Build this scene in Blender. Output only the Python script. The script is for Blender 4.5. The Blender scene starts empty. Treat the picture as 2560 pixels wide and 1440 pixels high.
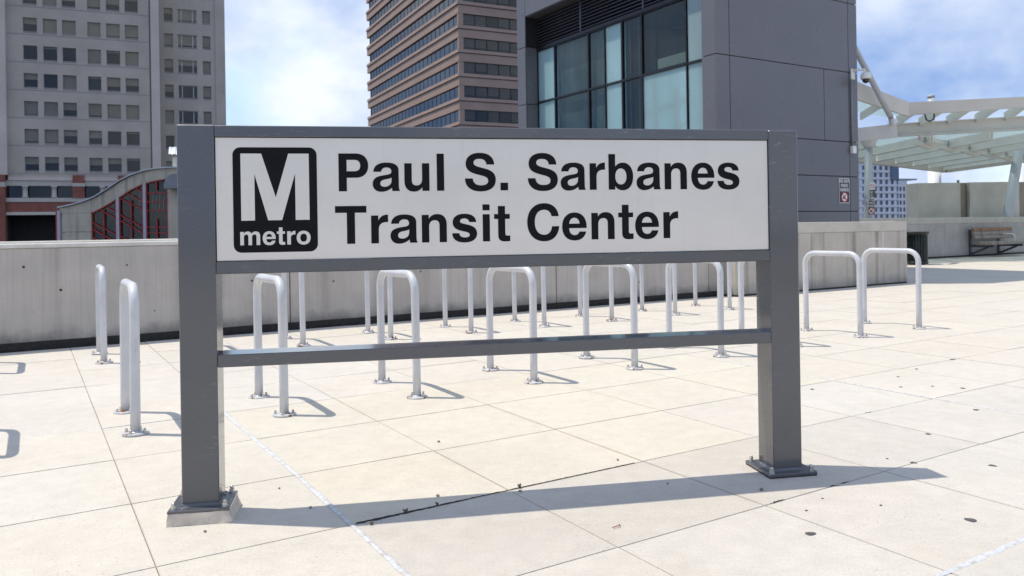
import bpy, bmesh, math, random
from mathutils import Vector, Matrix
random.seed(7)
R = math.radians
scene = bpy.context.scene
C = scene.collection

# ------------------------------------------------------------------ camera
CAM_H = 1.25
cd = bpy.data.cameras.new('camera'); cam = bpy.data.objects.new('camera', cd); C.objects.link(cam)
cd.sensor_width = 36; cd.lens = 36 * 1980 / 2560
cd.shift_y = -(720 - 575) / 2560
cd.clip_start = 0.05; cd.clip_end = 3000
cam.matrix_world = Matrix.Translation((0, 0, CAM_H)) @ Matrix.Rotation(R(90), 4, 'X') @ Matrix.Rotation(-0.0155, 4, 'Z')
cd.dof.use_dof = True; cd.dof.focus_distance = 3.7; cd.dof.aperture_fstop = 6.3
scene.camera = cam

# ------------------------------------------------------------------ sky and sun
SUN_SHADOW = (0.395, -0.06)                  # ground shift of a shadow per metre of height
to_sun = Vector((-SUN_SHADOW[0], -SUN_SHADOW[1], 1)).normalized()
world = bpy.data.worlds.new('World'); scene.world = world; world.use_nodes = True
nt = world.node_tree; nt.nodes.clear()
def wn(t, **k):
    n = nt.nodes.new(t)
    for a, b in k.items(): setattr(n, a, b)
    return n
sky = wn('ShaderNodeTexSky', sky_type='NISHITA', sun_disc=False)
sky.sun_elevation = math.asin(to_sun.z); sky.sun_rotation = math.atan2(to_sun.x, to_sun.y)
sky.air_density = 1.0; sky.dust_density = 0.5; sky.ozone_density = 1.5
tc = wn('ShaderNodeTexCoord'); mp = wn('ShaderNodeMapping'); mp.inputs['Scale'].default_value = (1, 1, 1.5); mp.inputs['Location'].default_value = (8.2, 6.1, 0.9)
nz = wn('ShaderNodeTexNoise'); nz.inputs['Scale'].default_value = 2.6; nz.inputs['Detail'].default_value = 9; nz.inputs['Roughness'].default_value = 0.56; nz.inputs['Distortion'].default_value = 0.25
rp = wn('ShaderNodeValToRGB'); rp.color_ramp.elements[0].position = 0.28; rp.color_ramp.elements[1].position = 0.48
nz2 = wn('ShaderNodeTexNoise'); nz2.inputs['Scale'].default_value = 3.6; nz2.inputs['Detail'].default_value = 7; nz2.inputs['Roughness'].default_value = 0.52
rc = wn('ShaderNodeValToRGB'); rc.color_ramp.elements[0].position = 0.40; rc.color_ramp.elements[1].position = 0.64
rc.color_ramp.elements[0].color = (1.55, 2.35, 4.1, 1); rc.color_ramp.elements[1].color = (4.7, 5.0, 5.5, 1)
mx = wn('ShaderNodeMixRGB'); bg = wn('ShaderNodeBackground'); bg.inputs['Strength'].default_value = 0.148
wo = wn('ShaderNodeOutputWorld')
L = nt.links.new
L(tc.outputs['Generated'], mp.inputs['Vector']); L(mp.outputs[0], nz.inputs['Vector']); L(mp.outputs[0], nz2.inputs['Vector'])
L(nz.outputs['Fac'], rp.inputs[0]); L(nz2.outputs['Fac'], rc.inputs[0])
L(rp.outputs[0], mx.inputs[0]); L(sky.outputs[0], mx.inputs[1]); L(rc.outputs[0], mx.inputs[2])
L(mx.outputs[0], bg.inputs[0]); L(bg.outputs[0], wo.inputs[0])
sl = bpy.data.lights.new('sun', 'SUN'); sl.energy = 2.95; sl.angle = R(0.53); sl.color = (1, 0.93, 0.81)
so = bpy.data.objects.new('sun', sl); C.objects.link(so); so.location = (-20, 10, 40)
so.rotation_euler = to_sun.to_track_quat('Z', 'Y').to_euler()
vs = scene.view_settings
vs.view_transform = 'Standard'; vs.look = 'None'; vs.exposure = 0.48; vs.gamma = 1; vs.use_curve_mapping = False
scene.cycles.max_bounces = 6; scene.cycles.diffuse_bounces = 3; scene.cycles.glossy_bounces = 3; scene.cycles.transparent_max_bounces = 10
scene.cycles.use_denoising = True

# ------------------------------------------------------------------ materials
MATS = {}
def nodes(name):
    m = bpy.data.materials.new(name); m.use_nodes = True; MATS[name] = m
    return m, m.node_tree, m.node_tree.nodes['Principled BSDF']
def N(t, kind, ins=None, **k):
    n = t.nodes.new(kind)
    for a, b in k.items(): setattr(n, a, b)
    for a, b in (ins or {}).items(): n.inputs[a].default_value = b
    return n
def ramp(t, src, stops):
    r = N(t, 'ShaderNodeValToRGB'); e = r.color_ramp.elements
    while len(e) < len(stops): e.new(0.5)
    for i, (p, c) in enumerate(stops):
        e[i].position = p; e[i].color = (c, c, c, 1) if isinstance(c, (int, float)) else (*c, 1)
    t.links.new(src, r.inputs[0]); return r.outputs[0]
def noise(t, vec, scale, detail=5, rough=0.55):
    n = N(t, 'ShaderNodeTexNoise', {'Scale': scale, 'Detail': detail, 'Roughness': rough}); t.links.new(vec, n.inputs['Vector']); return n.outputs['Fac']
def mapping(t, vec, scale=(1, 1, 1), rot=(0, 0, 0), loc=(0, 0, 0)):
    m = N(t, 'ShaderNodeMapping', {'Scale': scale, 'Rotation': rot, 'Location': loc}); t.links.new(vec, m.inputs['Vector']); return m.outputs[0]
def mixc(t, fac, a, b, mode='MIX'):
    m = N(t, 'ShaderNodeMixRGB', blend_type=mode)
    for i, v in ((0, fac), (1, a), (2, b)):
        if isinstance(v, (int, float)): m.inputs[i].default_value = v if i == 0 else (v, v, v, 1)
        elif isinstance(v, tuple): m.inputs[i].default_value = (*v, 1)
        else: t.links.new(v, m.inputs[i])
    return m.outputs[0]
def bump(t, p, h, strength, dist=0.01):
    b = N(t, 'ShaderNodeBump', {'Strength': strength, 'Distance': dist}); t.links.new(h, b.inputs['Height']); t.links.new(b.outputs[0], p.inputs['Normal'])
def coords(t, which='Object'):
    if which == 'World': return N(t, 'ShaderNodeNewGeometry').outputs['Position']
    return N(t, 'ShaderNodeTexCoord').outputs[which]

def plain(name, col, rough=0.5, metal=0.0, var=0.12, scale=3.0, bmp=0.0, bscale=60, where='World', spec=0.5):
    m, t, p = nodes(name); v = coords(t, where)
    n = noise(t, v, scale, 6, 0.6)
    lo = tuple(c * (1 - var) for c in col); hi = tuple(min(1, c * (1 + var)) for c in col)
    t.links.new(ramp(t, n, [(0.3, lo), (0.7, hi)]), p.inputs['Base Color'])
    n2 = noise(t, v, scale * 5, 4)
    t.links.new(ramp(t, n2, [(0.3, max(0.02, rough * 0.8)), (0.7, min(1, rough * 1.2))]), p.inputs['Roughness'])
    p.inputs['Metallic'].default_value = metal; p.inputs['Specular IOR Level'].default_value = spec
    if bmp: bump(t, p, noise(t, v, bscale, 5), bmp, 0.004)
    return m

def mat_paving():
    m, t, p = nodes('paving'); v = coords(t, 'World')
    oi = N(t, 'ShaderNodeObjectInfo')
    big = ramp(t, noise(t, v, 1.3, 4, 0.6), [(0.3, 0.95), (0.72, 1.03)])
    mid = ramp(t, noise(t, v, 9, 4, 0.65), [(0.3, 0.94), (0.7, 1.05)])
    fine = ramp(t, noise(t, v, 260, 2, 0.6), [(0.3, 0.88), (0.7, 1.09)])
    c = mixc(t, 1, oi.outputs['Color'], big, 'MULTIPLY'); c = mixc(t, 1, c, mid, 'MULTIPLY'); c = mixc(t, 1, c, fine, 'MULTIPLY')
    # broom marks run along the slabs
    br = noise(t, mapping(t, v, (9, 210, 1), (0, 0, R(-31.5))), 1, 2, 0.7)
    c = mixc(t, 1, c, ramp(t, br, [(0.3, 0.955), (0.7, 1.035)]), 'MULTIPLY')
    # pits and flakes
    pit = noise(t, mapping(t, v, (55, 95, 1)), 1, 2, 0.5)
    reg = ramp(t, noise(t, v, 0.9, 3), [(0.42, 0.0), (0.62, 1.0)])
    pm = mixc(t, 1, ramp(t, pit, [(0.665, 0.0), (0.70, 1.0)]), reg, 'MULTIPLY')
    c = mixc(t, pm, c, mixc(t, 1, c, (0.62, 0.60, 0.58), 'MULTIPLY'))
    # specks of dirt, sparse and uneven
    sp = mixc(t, 1, ramp(t, noise(t, v, 42, 2, 0.5), [(0.745, 0.0), (0.775, 0.6)]), ramp(t, noise(t, mapping(t, v, (1, 1, 1), (0, 0, 0), (3, 8, 0)), 1.1, 2), [(0.48, 0.0), (0.6, 1.0)]), 'MULTIPLY')
    c = mixc(t, sp, c, (0.20, 0.19, 0.18))
    # aggregate grain
    c = mixc(t, 1, c, ramp(t, noise(t, v, 95, 3, 0.75), [(0.25, 0.86), (0.5, 1.0), (0.75, 1.06)]), 'MULTIPLY')
    # faint rusty / brown stains
    st = ramp(t, noise(t, mapping(t, v, (1, 1, 1), (0, 0, 0), (7, 3, 0)), 1.8, 4, 0.6), [(0.62, 0.0), (0.8, 0.22)])
    c = mixc(t, st, c, (0.50, 0.37, 0.24))
    t.links.new(c, p.inputs['Base Color']); p.inputs['Roughness'].default_value = 0.9
    p.inputs['Specular IOR Level'].default_value = 0.25
    h = mixc(t, 0.5, noise(t, v, 190, 2, 0.7), mixc(t, pm, 0.6, 0.0)); h = mixc(t, 0.35, h, br)
    bump(t, p, h, 0.5, 0.004)
mat_paving()

def mat_wall(name, col, grime=1.0, streak=1.0, top=1.15):
    """cast concrete: board grain, rain streaks, dark foot."""
    m, t, p = nodes(name); v = coords(t, 'Object')
    c0 = ramp(t, noise(t, v, 1.6, 7, 0.62), [(0.3, tuple(x * 0.86 for x in col)), (0.7, tuple(x * 1.1 for x in col))])
    grain = ramp(t, noise(t, mapping(t, v, (34, 34, 1.1)), 1, 5, 0.6), [(0.3, 0.93), (0.7, 1.05)])
    c = mixc(t, 1, c0, grain, 'MULTIPLY')
    s1 = ramp(t, noise(t, mapping(t, v, (5.5, 5.5, 0.22)), 1, 4, 0.55), [(0.50, 0.0), (0.72, 0.75 * streak)])
    c = mixc(t, s1, c, mixc(t, 1, c, (0.52, 0.51, 0.50), 'MULTIPLY'))
    s2 = ramp(t, noise(t, mapping(t, v, (8, 8, 0.3), (0, 0, 0), (9, 4, 2)), 1, 3, 0.5), [(0.68, 0.0), (0.72, 0.5 * streak)])
    c = mixc(t, s2, c, (0.62, 0.62, 0.62))
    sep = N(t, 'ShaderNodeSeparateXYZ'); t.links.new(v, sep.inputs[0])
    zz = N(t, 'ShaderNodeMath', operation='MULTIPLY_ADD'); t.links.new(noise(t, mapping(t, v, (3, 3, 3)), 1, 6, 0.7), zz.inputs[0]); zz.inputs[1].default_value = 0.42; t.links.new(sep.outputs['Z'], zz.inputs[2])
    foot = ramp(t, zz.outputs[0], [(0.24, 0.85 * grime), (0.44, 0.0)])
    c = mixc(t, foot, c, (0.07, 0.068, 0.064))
    pits = ramp(t, noise(t, v, 30, 2, 0.5), [(0.735, 0.0), (0.77, 0.75)])
    c = mixc(t, pits, c, (0.11, 0.105, 0.10))
    t.links.new(c, p.inputs['Base Color']); p.inputs['Roughness'].default_value = 0.88; p.inputs['Specular IOR Level'].default_value = 0.25
    bump(t, p, mixc(t, 0.5, noise(t, v, 90, 5), pits), 0.35, 0.004)
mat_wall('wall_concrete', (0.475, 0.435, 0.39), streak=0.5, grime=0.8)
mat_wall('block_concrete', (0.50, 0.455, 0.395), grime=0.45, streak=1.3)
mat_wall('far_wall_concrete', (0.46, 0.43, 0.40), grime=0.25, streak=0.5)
plain('coping', (0.60, 0.575, 0.525), 0.85, var=0.14, scale=5, bmp=0.2)
plain('coping_warm', (0.52, 0.485, 0.42), 0.85, var=0.10, scale=3, bmp=0.2)
plain('joint_dirt', (0.028, 0.026, 0.023), 0.95, var=0.5, scale=20, bmp=0.6, bscale=90)
plain('joint_bed', (0.36, 0.33, 0.28), 0.95, var=0.3, scale=30)
plain('plinth_concrete', (0.60, 0.53, 0.44), 0.9, var=0.22, scale=14, bmp=0.5, bscale=120)

def mat_sealant():
    m, t, p = nodes('sealant'); v = coords(t, 'World')
    d = ramp(t, noise(t, v, 24, 5, 0.75), [(0.47, 0.0), (0.60, 0.85)])
    c = mixc(t, d, (0.56, 0.57, 0.61), (0.40, 0.37, 0.32))
    t.links.new(c, p.inputs['Base Color']); p.inputs['Roughness'].default_value = 0.7
    bump(t, p, noise(t, v, 45, 5), 0.7, 0.006)
mat_sealant()

def mat_sign_paint():
    m, t, p = nodes('sign_paint'); v = coords(t, 'Object')
    c = ramp(t, noise(t, v, 2.2, 5), [(0.3, (0.068, 0.071, 0.079)), (0.7, (0.080, 0.083, 0.091))])
    sc = ramp(t, noise(t, mapping(t, v, (16, 16, 70), (0.4, 0.7, 0.3)), 1, 5, 0.6), [(0.60, 0.0), (0.74, 0.55)])
    reg = ramp(t, noise(t, v, 1.7, 2), [(0.46, 0.0), (0.62, 1.0)])
    c = mixc(t, mixc(t, 1, sc, reg, 'MULTIPLY'), c, (0.32, 0.33, 0.35))
    dust = ramp(t, noise(t, v, 400, 2), [(0.74, 0.0), (0.8, 0.3)]); c = mixc(t, dust, c, (0.3, 0.3, 0.3))
    t.links.new(c, p.inputs['Base Color'])
    t.links.new(ramp(t, noise(t, v, 9, 5), [(0.3, 0.24), (0.7, 0.36)]), p.inputs['Roughness'])
    p.inputs['Specular IOR Level'].default_value = 0.5; p.inputs['Coat Weight'].default_value = 0.8; p.inputs['Coat Roughness'].default_value = 0.10
    bump(t, p, noise(t, v, 500, 2), 0.04, 0.002)
mat_sign_paint()

def mat_brushed():
    m, t, p = nodes('brushed_steel'); v = coords(t, 'Object')
    line = noise(t, mapping(t, v, (1.2, 1, 520)), 1, 4, 0.7)
    cloud = noise(t, mapping(t, v, (1.6, 1, 2.2)), 1, 6, 0.6)
    c = mixc(t, 1, ramp(t, cloud, [(0.3, (0.66, 0.63, 0.585)), (0.7, (0.74, 0.70, 0.645))]), ramp(t, line, [(0.3, 0.95), (0.7, 1.04)]), 'MULTIPLY')
    drip = ramp(t, noise(t, mapping(t, v, (22, 1, 2.6)), 1, 5, 0.6), [(0.58, 0.0), (0.78, 0.2)])
    c = mixc(t, drip, c, (0.40, 0.39, 0.38))
    t.links.new(c, p.inputs['Base Color']); p.inputs['Metallic'].default_value = 0.55
    t.links.new(ramp(t, line, [(0.3, 0.42), (0.7, 0.58)]), p.inputs['Roughness'])
    p.inputs['Anisotropic'].default_value = 0.5
    bump(t, p, line, 0.05, 0.001)
mat_brushed()
plain('black_vinyl', (0.007, 0.007, 0.009), 0.5, var=0.25, scale=20, where='Object', spec=0.12)
plain('bolt_steel', (0.55, 0.53, 0.50), 0.3, 0.9, var=0.25, scale=60)

def mat_rack(name, rust):
    m, t, p = nodes(name); v = coords(t, 'World')
    c = ramp(t, noise(t, v, 4, 6, 0.6), [(0.3, (0.50, 0.51, 0.53)), (0.7, (0.62, 0.62, 0.63))])
    sc = ramp(t, noise(t, mapping(t, v, (60, 60, 9)), 1, 4, 0.6), [(0.62, 0.0), (0.74, 0.5)])
    c = mixc(t, sc, c, (0.33, 0.33, 0.34))
    rr = ramp(t, noise(t, v, 19, 4, 0.6), [(rust, 0.0), (rust + 0.03, 1.0)])
    c = mixc(t, rr, c, ramp(t, noise(t, v, 90, 3), [(0.3, (0.10, 0.035, 0.012)), (0.7, (0.36, 0.17, 0.06))]))
    t.links.new(c, p.inputs['Base Color']); t.links.new(ramp(t, rr, [(0, 0.36), (1, 0.9)]), p.inputs['Roughness'])
    p.inputs['Metallic'].default_value = 0.1
    bump(t, p, noise(t, v, 300, 2), 0.06, 0.002)
mat_rack('rack_paint', 0.735); mat_rack('flange_paint', 0.57)

plain('tower_panel', (0.150, 0.147, 0.160), 0.32, 0.25, var=0.06, scale=0.7, where='World')
plain('tower_gap', (0.012, 0.012, 0.014), 0.8, var=0.2)
plain('frame_dark', (0.016, 0.017, 0.020), 0.4, 0.3, var=0.2)
plain('louver', (0.085, 0.088, 0.110), 0.45, 0.4, var=0.1)
plain('conduit_grey', (0.22, 0.23, 0.25), 0.5, 0.3, var=0.1)
plain('white_plastic', (0.72, 0.72, 0.70), 0.45, var=0.06)
plain('dome_smoke', (0.03, 0.028, 0.025), 0.12, var=0.2)
plain('sign_white', (0.75, 0.75, 0.74), 0.5, var=0.06, scale=8)
plain('sign_black', (0.025, 0.027, 0.028), 0.5, var=0.2)
plain('sign_red', (0.50, 0.045, 0.035), 0.5, var=0.12)
plain('sign_brown', (0.085, 0.075, 0.06), 0.5, var=0.12)

def mat_glass(name, tint, through, rough=0.03, body=None, fac=None):
    """thin pane: reflective skin over a see-through or tinted body."""
    m = bpy.data.materials.new(name); m.use_nodes = True; MATS[name] = m; t = m.node_tree; t.nodes.clear()
    out = N(t, 'ShaderNodeOutputMaterial'); gl = N(t, 'ShaderNodeBsdfGlossy', {'Color': (0.9, 0.95, 1, 1), 'Roughness': rough})
    lw = N(t, 'ShaderNodeLayerWeight', {'Blend': 0.5}); pw_ = N(t, 'ShaderNodeMath', {1: 4.0}, operation='POWER'); fr = N(t, 'ShaderNodeMath', {1: 0.55, 2: 0.03}, operation='MULTIPLY_ADD')
    t.links.new(lw.outputs['Facing'], pw_.inputs[0]); t.links.new(pw_.outputs[0], fr.inputs[0])
    v = coords(t, 'World'); b = N(t, 'ShaderNodeBump', {'Strength': 0.06, 'Distance': 0.05}); t.links.new(noise(t, v, 0.6, 2), b.inputs['Height']); t.links.new(b.outputs[0], gl.inputs['Normal'])
    tr = N(t, 'ShaderNodeBsdfTransparent', {'Color': (*tint, 1)})
    if body:
        df = N(t, 'ShaderNodeBsdfDiffuse'); t.links.new(ramp(t, noise(t, mapping(t, v, (1.2, 1.2, 0.25)), 1, 3), [(0.3, tuple(x * 0.9 for x in body)), (0.7, tuple(x * 1.1 for x in body))]), df.inputs['Color'])
        tl = N(t, 'ShaderNodeBsdfTranslucent', {'Color': (*body, 1)})
        a0 = N(t, 'ShaderNodeMixShader', {0: 0.45}); t.links.new(df.outputs[0], a0.inputs[1]); t.links.new(tl.outputs[0], a0.inputs[2])
        ms = N(t, 'ShaderNodeMixShader', {0: through}); t.links.new(a0.outputs[0], ms.inputs[1]); t.links.new(tr.outputs[0], ms.inputs[2]); base = ms.outputs[0]
    else: base = tr.outputs[0]
    mm = N(t, 'ShaderNodeMixShader')
    if fac is None: t.links.new(fr.outputs[0], mm.inputs[0])
    else: mm.inputs[0].default_value = fac
    t.links.new(base, mm.inputs[1]); t.links.new(gl.outputs[0], mm.inputs[2]); t.links.new(mm.outputs[0], out.inputs['Surface'])
mat_glass('glass_dark', (0.70, 0.78, 0.78), 1.0)
mat_glass('glass_frost', (0.72, 0.92, 0.94), 0.52, 0.08, (0.74, 0.88, 0.90))
mat_glass('glass_office', (0.79, 0.78, 0.755), 1.0, 0.02)
mat_glass('glass_mirror', (0.10, 0.12, 0.15), 1.0, 0.03, fac=0.19)
mat_glass('glass_roof', (0.72, 0.88, 0.88), 0.30, 0.05, (0.50, 0.63, 0.63))
plain('interior_dark', (0.022, 0.022, 0.024), 0.9, var=0.3)
plain('interior_mid', (0.10, 0.10, 0.10), 0.9, var=0.3)
plain('blind', (0.46, 0.43, 0.36), 0.8, var=0.15, scale=0.3)
plain('curtain', (0.12, 0.12, 0.115), 0.8, var=0.3, scale=6)
def mat_streaky(name, lo, hi):
    m, t, p = nodes(name); v = coords(t, 'Object')
    c = mixc(t, 0.5, ramp(t, noise(t, mapping(t, v, (6, 6, 0.25)), 1, 5, 0.65), [(0.3, lo), (0.7, hi)]), ramp(t, noise(t, v, 1.1, 4), [(0.3, lo), (0.7, hi)]))
    t.links.new(c, p.inputs['Base Color']); p.inputs['Roughness'].default_value = 0.8
mat_streaky('curtain_green', (0.05, 0.06, 0.058), (0.30, 0.33, 0.31)); mat_streaky('lobby_brown', (0.012, 0.011, 0.010), (0.07, 0.06, 0.052)); mat_streaky('lobby_teal', (0.30, 0.42, 0.43), (0.55, 0.70, 0.71))
plain('office_stone', (0.43, 0.385, 0.34), 0.9, var=0.12, scale=0.25, bmp=0.1)
plain('office_stone_light', (0.55, 0.48, 0.44), 0.9, var=0.10, scale=0.25)
plain('office_sill', (0.25, 0.235, 0.225), 0.9, var=0.1)
plain('pale_band', (0.45, 0.42, 0.385), 0.9, var=0.08)
plain('brown_stone', (0.34, 0.25, 0.212), 0.9, var=0.10, scale=0.3, bmp=0.1)
plain('brown_groove', (0.13, 0.11, 0.10), 0.9, var=0.1)
def mat_brick():
    m, t, p = nodes('brick'); v = mapping(t, coords(t, 'Object'), (1, 1, 1), (R(90), 0, 0))
    b = N(t, 'ShaderNodeTexBrick', {'Color1': (0.20, 0.055, 0.04, 1), 'Color2': (0.27, 0.08, 0.055, 1), 'Mortar': (0.24, 0.19, 0.17, 1), 'Scale': 4.0, 'Mortar Size': 0.015}); t.links.new(v, b.inputs['Vector'])
    c = mixc(t, 1, b.outputs['Color'], ramp(t, noise(t, coords(t), 0.9, 5), [(0.3, 0.75), (0.7, 1.15)]), 'MULTIPLY')
    t.links.new(c, p.inputs['Base Color']); p.inputs['Roughness'].default_value = 0.9
mat_brick()
mat_wall('house_concrete', (0.50, 0.455, 0.375), grime=0.0, streak=1.2)
plain('house_red', (0.36, 0.032, 0.027), 0.5, var=0.12)
plain('house_mullion', (0.42, 0.40, 0.47), 0.5, var=0.08)
plain('house_cream', (0.66, 0.64, 0.55), 0.8, var=0.08)
plain('sheet_metal', (0.46, 0.50, 0.54), 0.5, 0.2, var=0.1)
plain('canopy_white', (0.66, 0.655, 0.63), 0.45, var=0.07, scale=0.8)
plain('canopy_fascia', (0.60, 0.57, 0.51), 0.5, var=0.08, scale=0.8)
plain('column_grey', (0.46, 0.485, 0.51), 0.45, var=0.07)
plain('column_white', (0.68, 0.71, 0.74), 0.5, var=0.05)
plain('cabinet_metal', (0.58, 0.55, 0.48), 0.5, 0.25, var=0.12, scale=1.2)
plain('cabinet_side', (0.32, 0.27, 0.22), 0.6, 0.2, var=0.12)
plain('apartment_white', (0.66, 0.67, 0.73), 0.8, var=0.05, scale=0.1)
plain('apartment_grey', (0.30, 0.33, 0.40), 0.8, var=0.05, scale=0.1)
plain('bin_green', (0.006, 0.015, 0.013), 0.4, var=0.2)
def mat_wood(name, a, b):
    m, t, p = nodes(name); v = coords(t, 'Object')
    c = ramp(t, noise(t, mapping(t, v, (1.5, 18, 18)), 1, 6, 0.65), [(0.3, a), (0.7, b)])
    dk = ramp(t, noise(t, v, 3.2, 5, 0.6), [(0.52, 0.0), (0.68, 0.65)]); c = mixc(t, dk, c, (0.12, 0.075, 0.055))
    t.links.new(c, p.inputs['Base Color']); p.inputs['Roughness'].default_value = 0.85
mat_wood('wood_grey', (0.27, 0.225, 0.19), (0.38, 0.33, 0.285)); mat_wood('wood_brown', (0.25, 0.145, 0.085), (0.34, 0.21, 0.13))
plain('bench_steel', (0.10, 0.115, 0.145), 0.5, 0.4, var=0.1)
plain('stone_grey', (0.20, 0.19, 0.18), 0.9, var=0.4, scale=50)
plain('stone_tan', (0.40, 0.30, 0.22), 0.9, var=0.3, scale=50)
plain('gum', (0.085, 0.08, 0.08), 0.85, var=0.35, scale=60)
plain('dead_weed', (0.10, 0.085, 0.055), 0.9, var=0.4, scale=40)
plain('asphalt', (0.06, 0.06, 0.062), 0.9, var=0.2, scale=0.5)
plain('twig_red', (0.24, 0.07, 0.05), 0.7, var=0.2)
plain('foliage', (0.05, 0.10, 0.03), 0.7, var=0.4, scale=3)
plain('bark', (0.10, 0.075, 0.055), 0.9, var=0.3, scale=8)

# ------------------------------------------------------------------ building blocks
class MB:
    def __init__(s): s.v = []; s.f = []; s.sm = []
    def add(s, vs_, fs, smooth=False):
        o = len(s.v); s.v += [tuple(x) for x in vs_]; s.f += [tuple(i + o for i in f) for f in fs]; s.sm += [smooth] * len(fs); return s
    def box(s, x0, x1, y0, y1, z0, z1):
        return s.add([(x0, y0, z0), (x1, y0, z0), (x1, y1, z0), (x0, y1, z0), (x0, y0, z1), (x1, y0, z1), (x1, y1, z1), (x0, y1, z1)],
                     [(3, 2, 1, 0), (4, 5, 6, 7), (0, 1, 5, 4), (1, 2, 6, 5), (2, 3, 7, 6), (3, 0, 4, 7)])
    def rbox(s, x0, x1, y0, y1, z0, z1, r=0.003):
        """box with chamfered edges"""
        bm = bmesh.new(); bmesh.ops.create_cube(bm, size=1)
        for v in bm.verts: v.co = ((x0 + x1) / 2 + v.co.x * (x1 - x0), (y0 + y1) / 2 + v.co.y * (y1 - y0), (z0 + z1) / 2 + v.co.z * (z1 - z0))
        bmesh.ops.bevel(bm, geom=bm.edges[:], offset=r, segments=1, affect='EDGES')
        bm.verts.index_update(); s.add([v.co[:] for v in bm.verts], [[v.index for v in f.verts] for f in bm.faces]); bm.free(); return s
    def hexa(s, p):            # eight corners, bottom four then top four
        return s.add(p, [(3, 2, 1, 0), (4, 5, 6, 7), (0, 1, 5, 4), (1, 2, 6, 5), (2, 3, 7, 6), (3, 0, 4, 7)])
    def beam(s, a, b, w, h, up=(0, 0, 1)):
        a = Vector(a); b = Vector(b); d = (b - a).normalized(); r = d.cross(Vector(up)).normalized(); u = r.cross(d)
        r *= w / 2; u *= h / 2
        return s.hexa([a - r - u, a + r - u, b + r - u, b - r - u, a - r + u, a + r + u, b + r + u, b - r + u])
    def tube(s, pts, rad, n=12, caps=True):
        pts = [Vector(p) for p in pts]; rr = rad if isinstance(rad, (list, tuple)) else [rad] * len(pts)
        d0 = (pts[1] - pts[0]).normalized(); nrm = d0.orthogonal().normalized(); vs_ = []; prev = d0
        for i, p in enumerate(pts):
            d = (pts[min(i + 1, len(pts) - 1)] - pts[max(i - 1, 0)]).normalized()
            nrm = prev.rotation_difference(d) @ nrm; prev = d; bn = d.cross(nrm)
            for k in range(n):
                a = 2 * math.pi * k / n; vs_.append(p + (nrm * math.cos(a) + bn * math.sin(a)) * rr[i])
        fs = [(i * n + k, i * n + (k + 1) % n, (i + 1) * n + (k + 1) % n, (i + 1) * n + k) for i in range(len(pts) - 1) for k in range(n)]
        s.add(vs_, fs, True)
        if caps:
            o = len(s.v) - len(vs_); s.f += [tuple(o + k for k in reversed(range(n))), tuple(o + (len(pts) - 1) * n + k for k in range(n))]; s.sm += [False, False]
        return s
    def lathe(s, prof, n=20, c=(0, 0, 0), smooth=True):
        vs_ = [(c[0] + r * math.cos(2 * math.pi * k / n), c[1] + r * math.sin(2 * math.pi * k / n), c[2] + z) for r, z in prof for k in range(n)]
        fs = [(i * n + k, i * n + (k + 1) % n, (i + 1) * n + (k + 1) % n, (i + 1) * n + k) for i in range(len(prof) - 1) for k in range(n)]
        o = len(s.v); s.add(vs_, fs, smooth)
        s.f += [tuple(o + k for k in reversed(range(n))), tuple(o + (len(prof) - 1) * n + k for k in range(n))]; s.sm += [False, False]; return s
    def prism(s, poly, y0, y1):          # polygon in x,z extruded along y
        n = len(poly)
        return s.add([(x, y0, z) for x, z in poly] + [(x, y1, z) for x, z in poly],
                     [tuple(range(n)), tuple(reversed(range(n, 2 * n)))] + [(i, n + i, n + (i + 1) % n, (i + 1) % n) for i in range(n)])
    def quad(s, a, b, c, d): return s.add([a, b, c, d], [(0, 1, 2, 3)])
    def mesh(s, name):
        m = bpy.data.meshes.new(name); m.from_pydata(s.v, [], s.f); m.polygons.foreach_set('use_smooth', s.sm); m.update(); return m
    def build(s, name, mat, parent=None, loc=None):
        return put(name, s.mesh(name), mat, parent, loc)
def put(name, me, mat, parent=None, loc=None):
    if mat and not me.materials: me.materials.append(MATS[mat])
    o = bpy.data.objects.new(name, me); C.objects.link(o); o.parent = parent
    if loc: o.location = loc
    return o
def tag(o, label, cat, group=None):
    o['label'] = label; o['category'] = cat
    if group: o['group'] = group
    return o
def thing(name, label, cat, loc=(0, 0, 0), rz=0, group=None):
    o = bpy.data.objects.new(name, None); o.empty_display_size = 0.2; C.objects.link(o); o.location = loc; o.rotation_euler = (0, 0, rz)
    return tag(o, label, cat, group)
def structure(o): o['kind'] = 'structure'; return o
TH = R(31.5); CT, ST = math.cos(TH), math.sin(TH)
def W(a, b, z=0): return (a * CT - b * ST, a * ST + b * CT, z)      # plaza grid to world
def project(p):
    x, y, z = p
    if y < 0.3: return None
    u = x / y * 1980; v = (CAM_H - z) / y * 1980; c, s = math.cos(0.0155), math.sin(0.0155)
    return 1280 + u * c + v * s, 575 - u * s + v * c

# ------------------------------------------------------------------ ground, plaza deck
structure(MB().quad((-1500, -1500, -7.6), (1500, -1500, -7.6), (1500, 1500, -7.6), (-1500, 1500, -7.6)).build('ground', 'asphalt'))
deck = MB()
for a0, a1, b0, b1 in ((-40, 60, -40, 10.5), (10.6, 60, 10.5, 19.5)):
    deck.quad(W(a0, b0, -0.026), W(a1, b0, -0.026), W(a1, b1, -0.026), W(a0, b1, -0.026))
plaza = structure(deck.build('plaza', 'joint_bed'))
cols = [0.40, 1.17, 1.96, 2.80, 3.68, 4.58, 5.50]
while cols[0] > -9: cols.insert(0, cols[0] - 0.86)
while cols[-1] < 46: cols.append(cols[-1] + 0.90)
rows = [1.62, 2.44, 3.26, 4.09, 4.94, 5.80, 6.69, 7.50, 8.38, 9.26, 10.22]
while rows[0] > -9: rows.insert(0, rows[0] - 0.83)
while rows[-1] < 16.1: rows.append(rows[-1] + 0.88)
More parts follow.
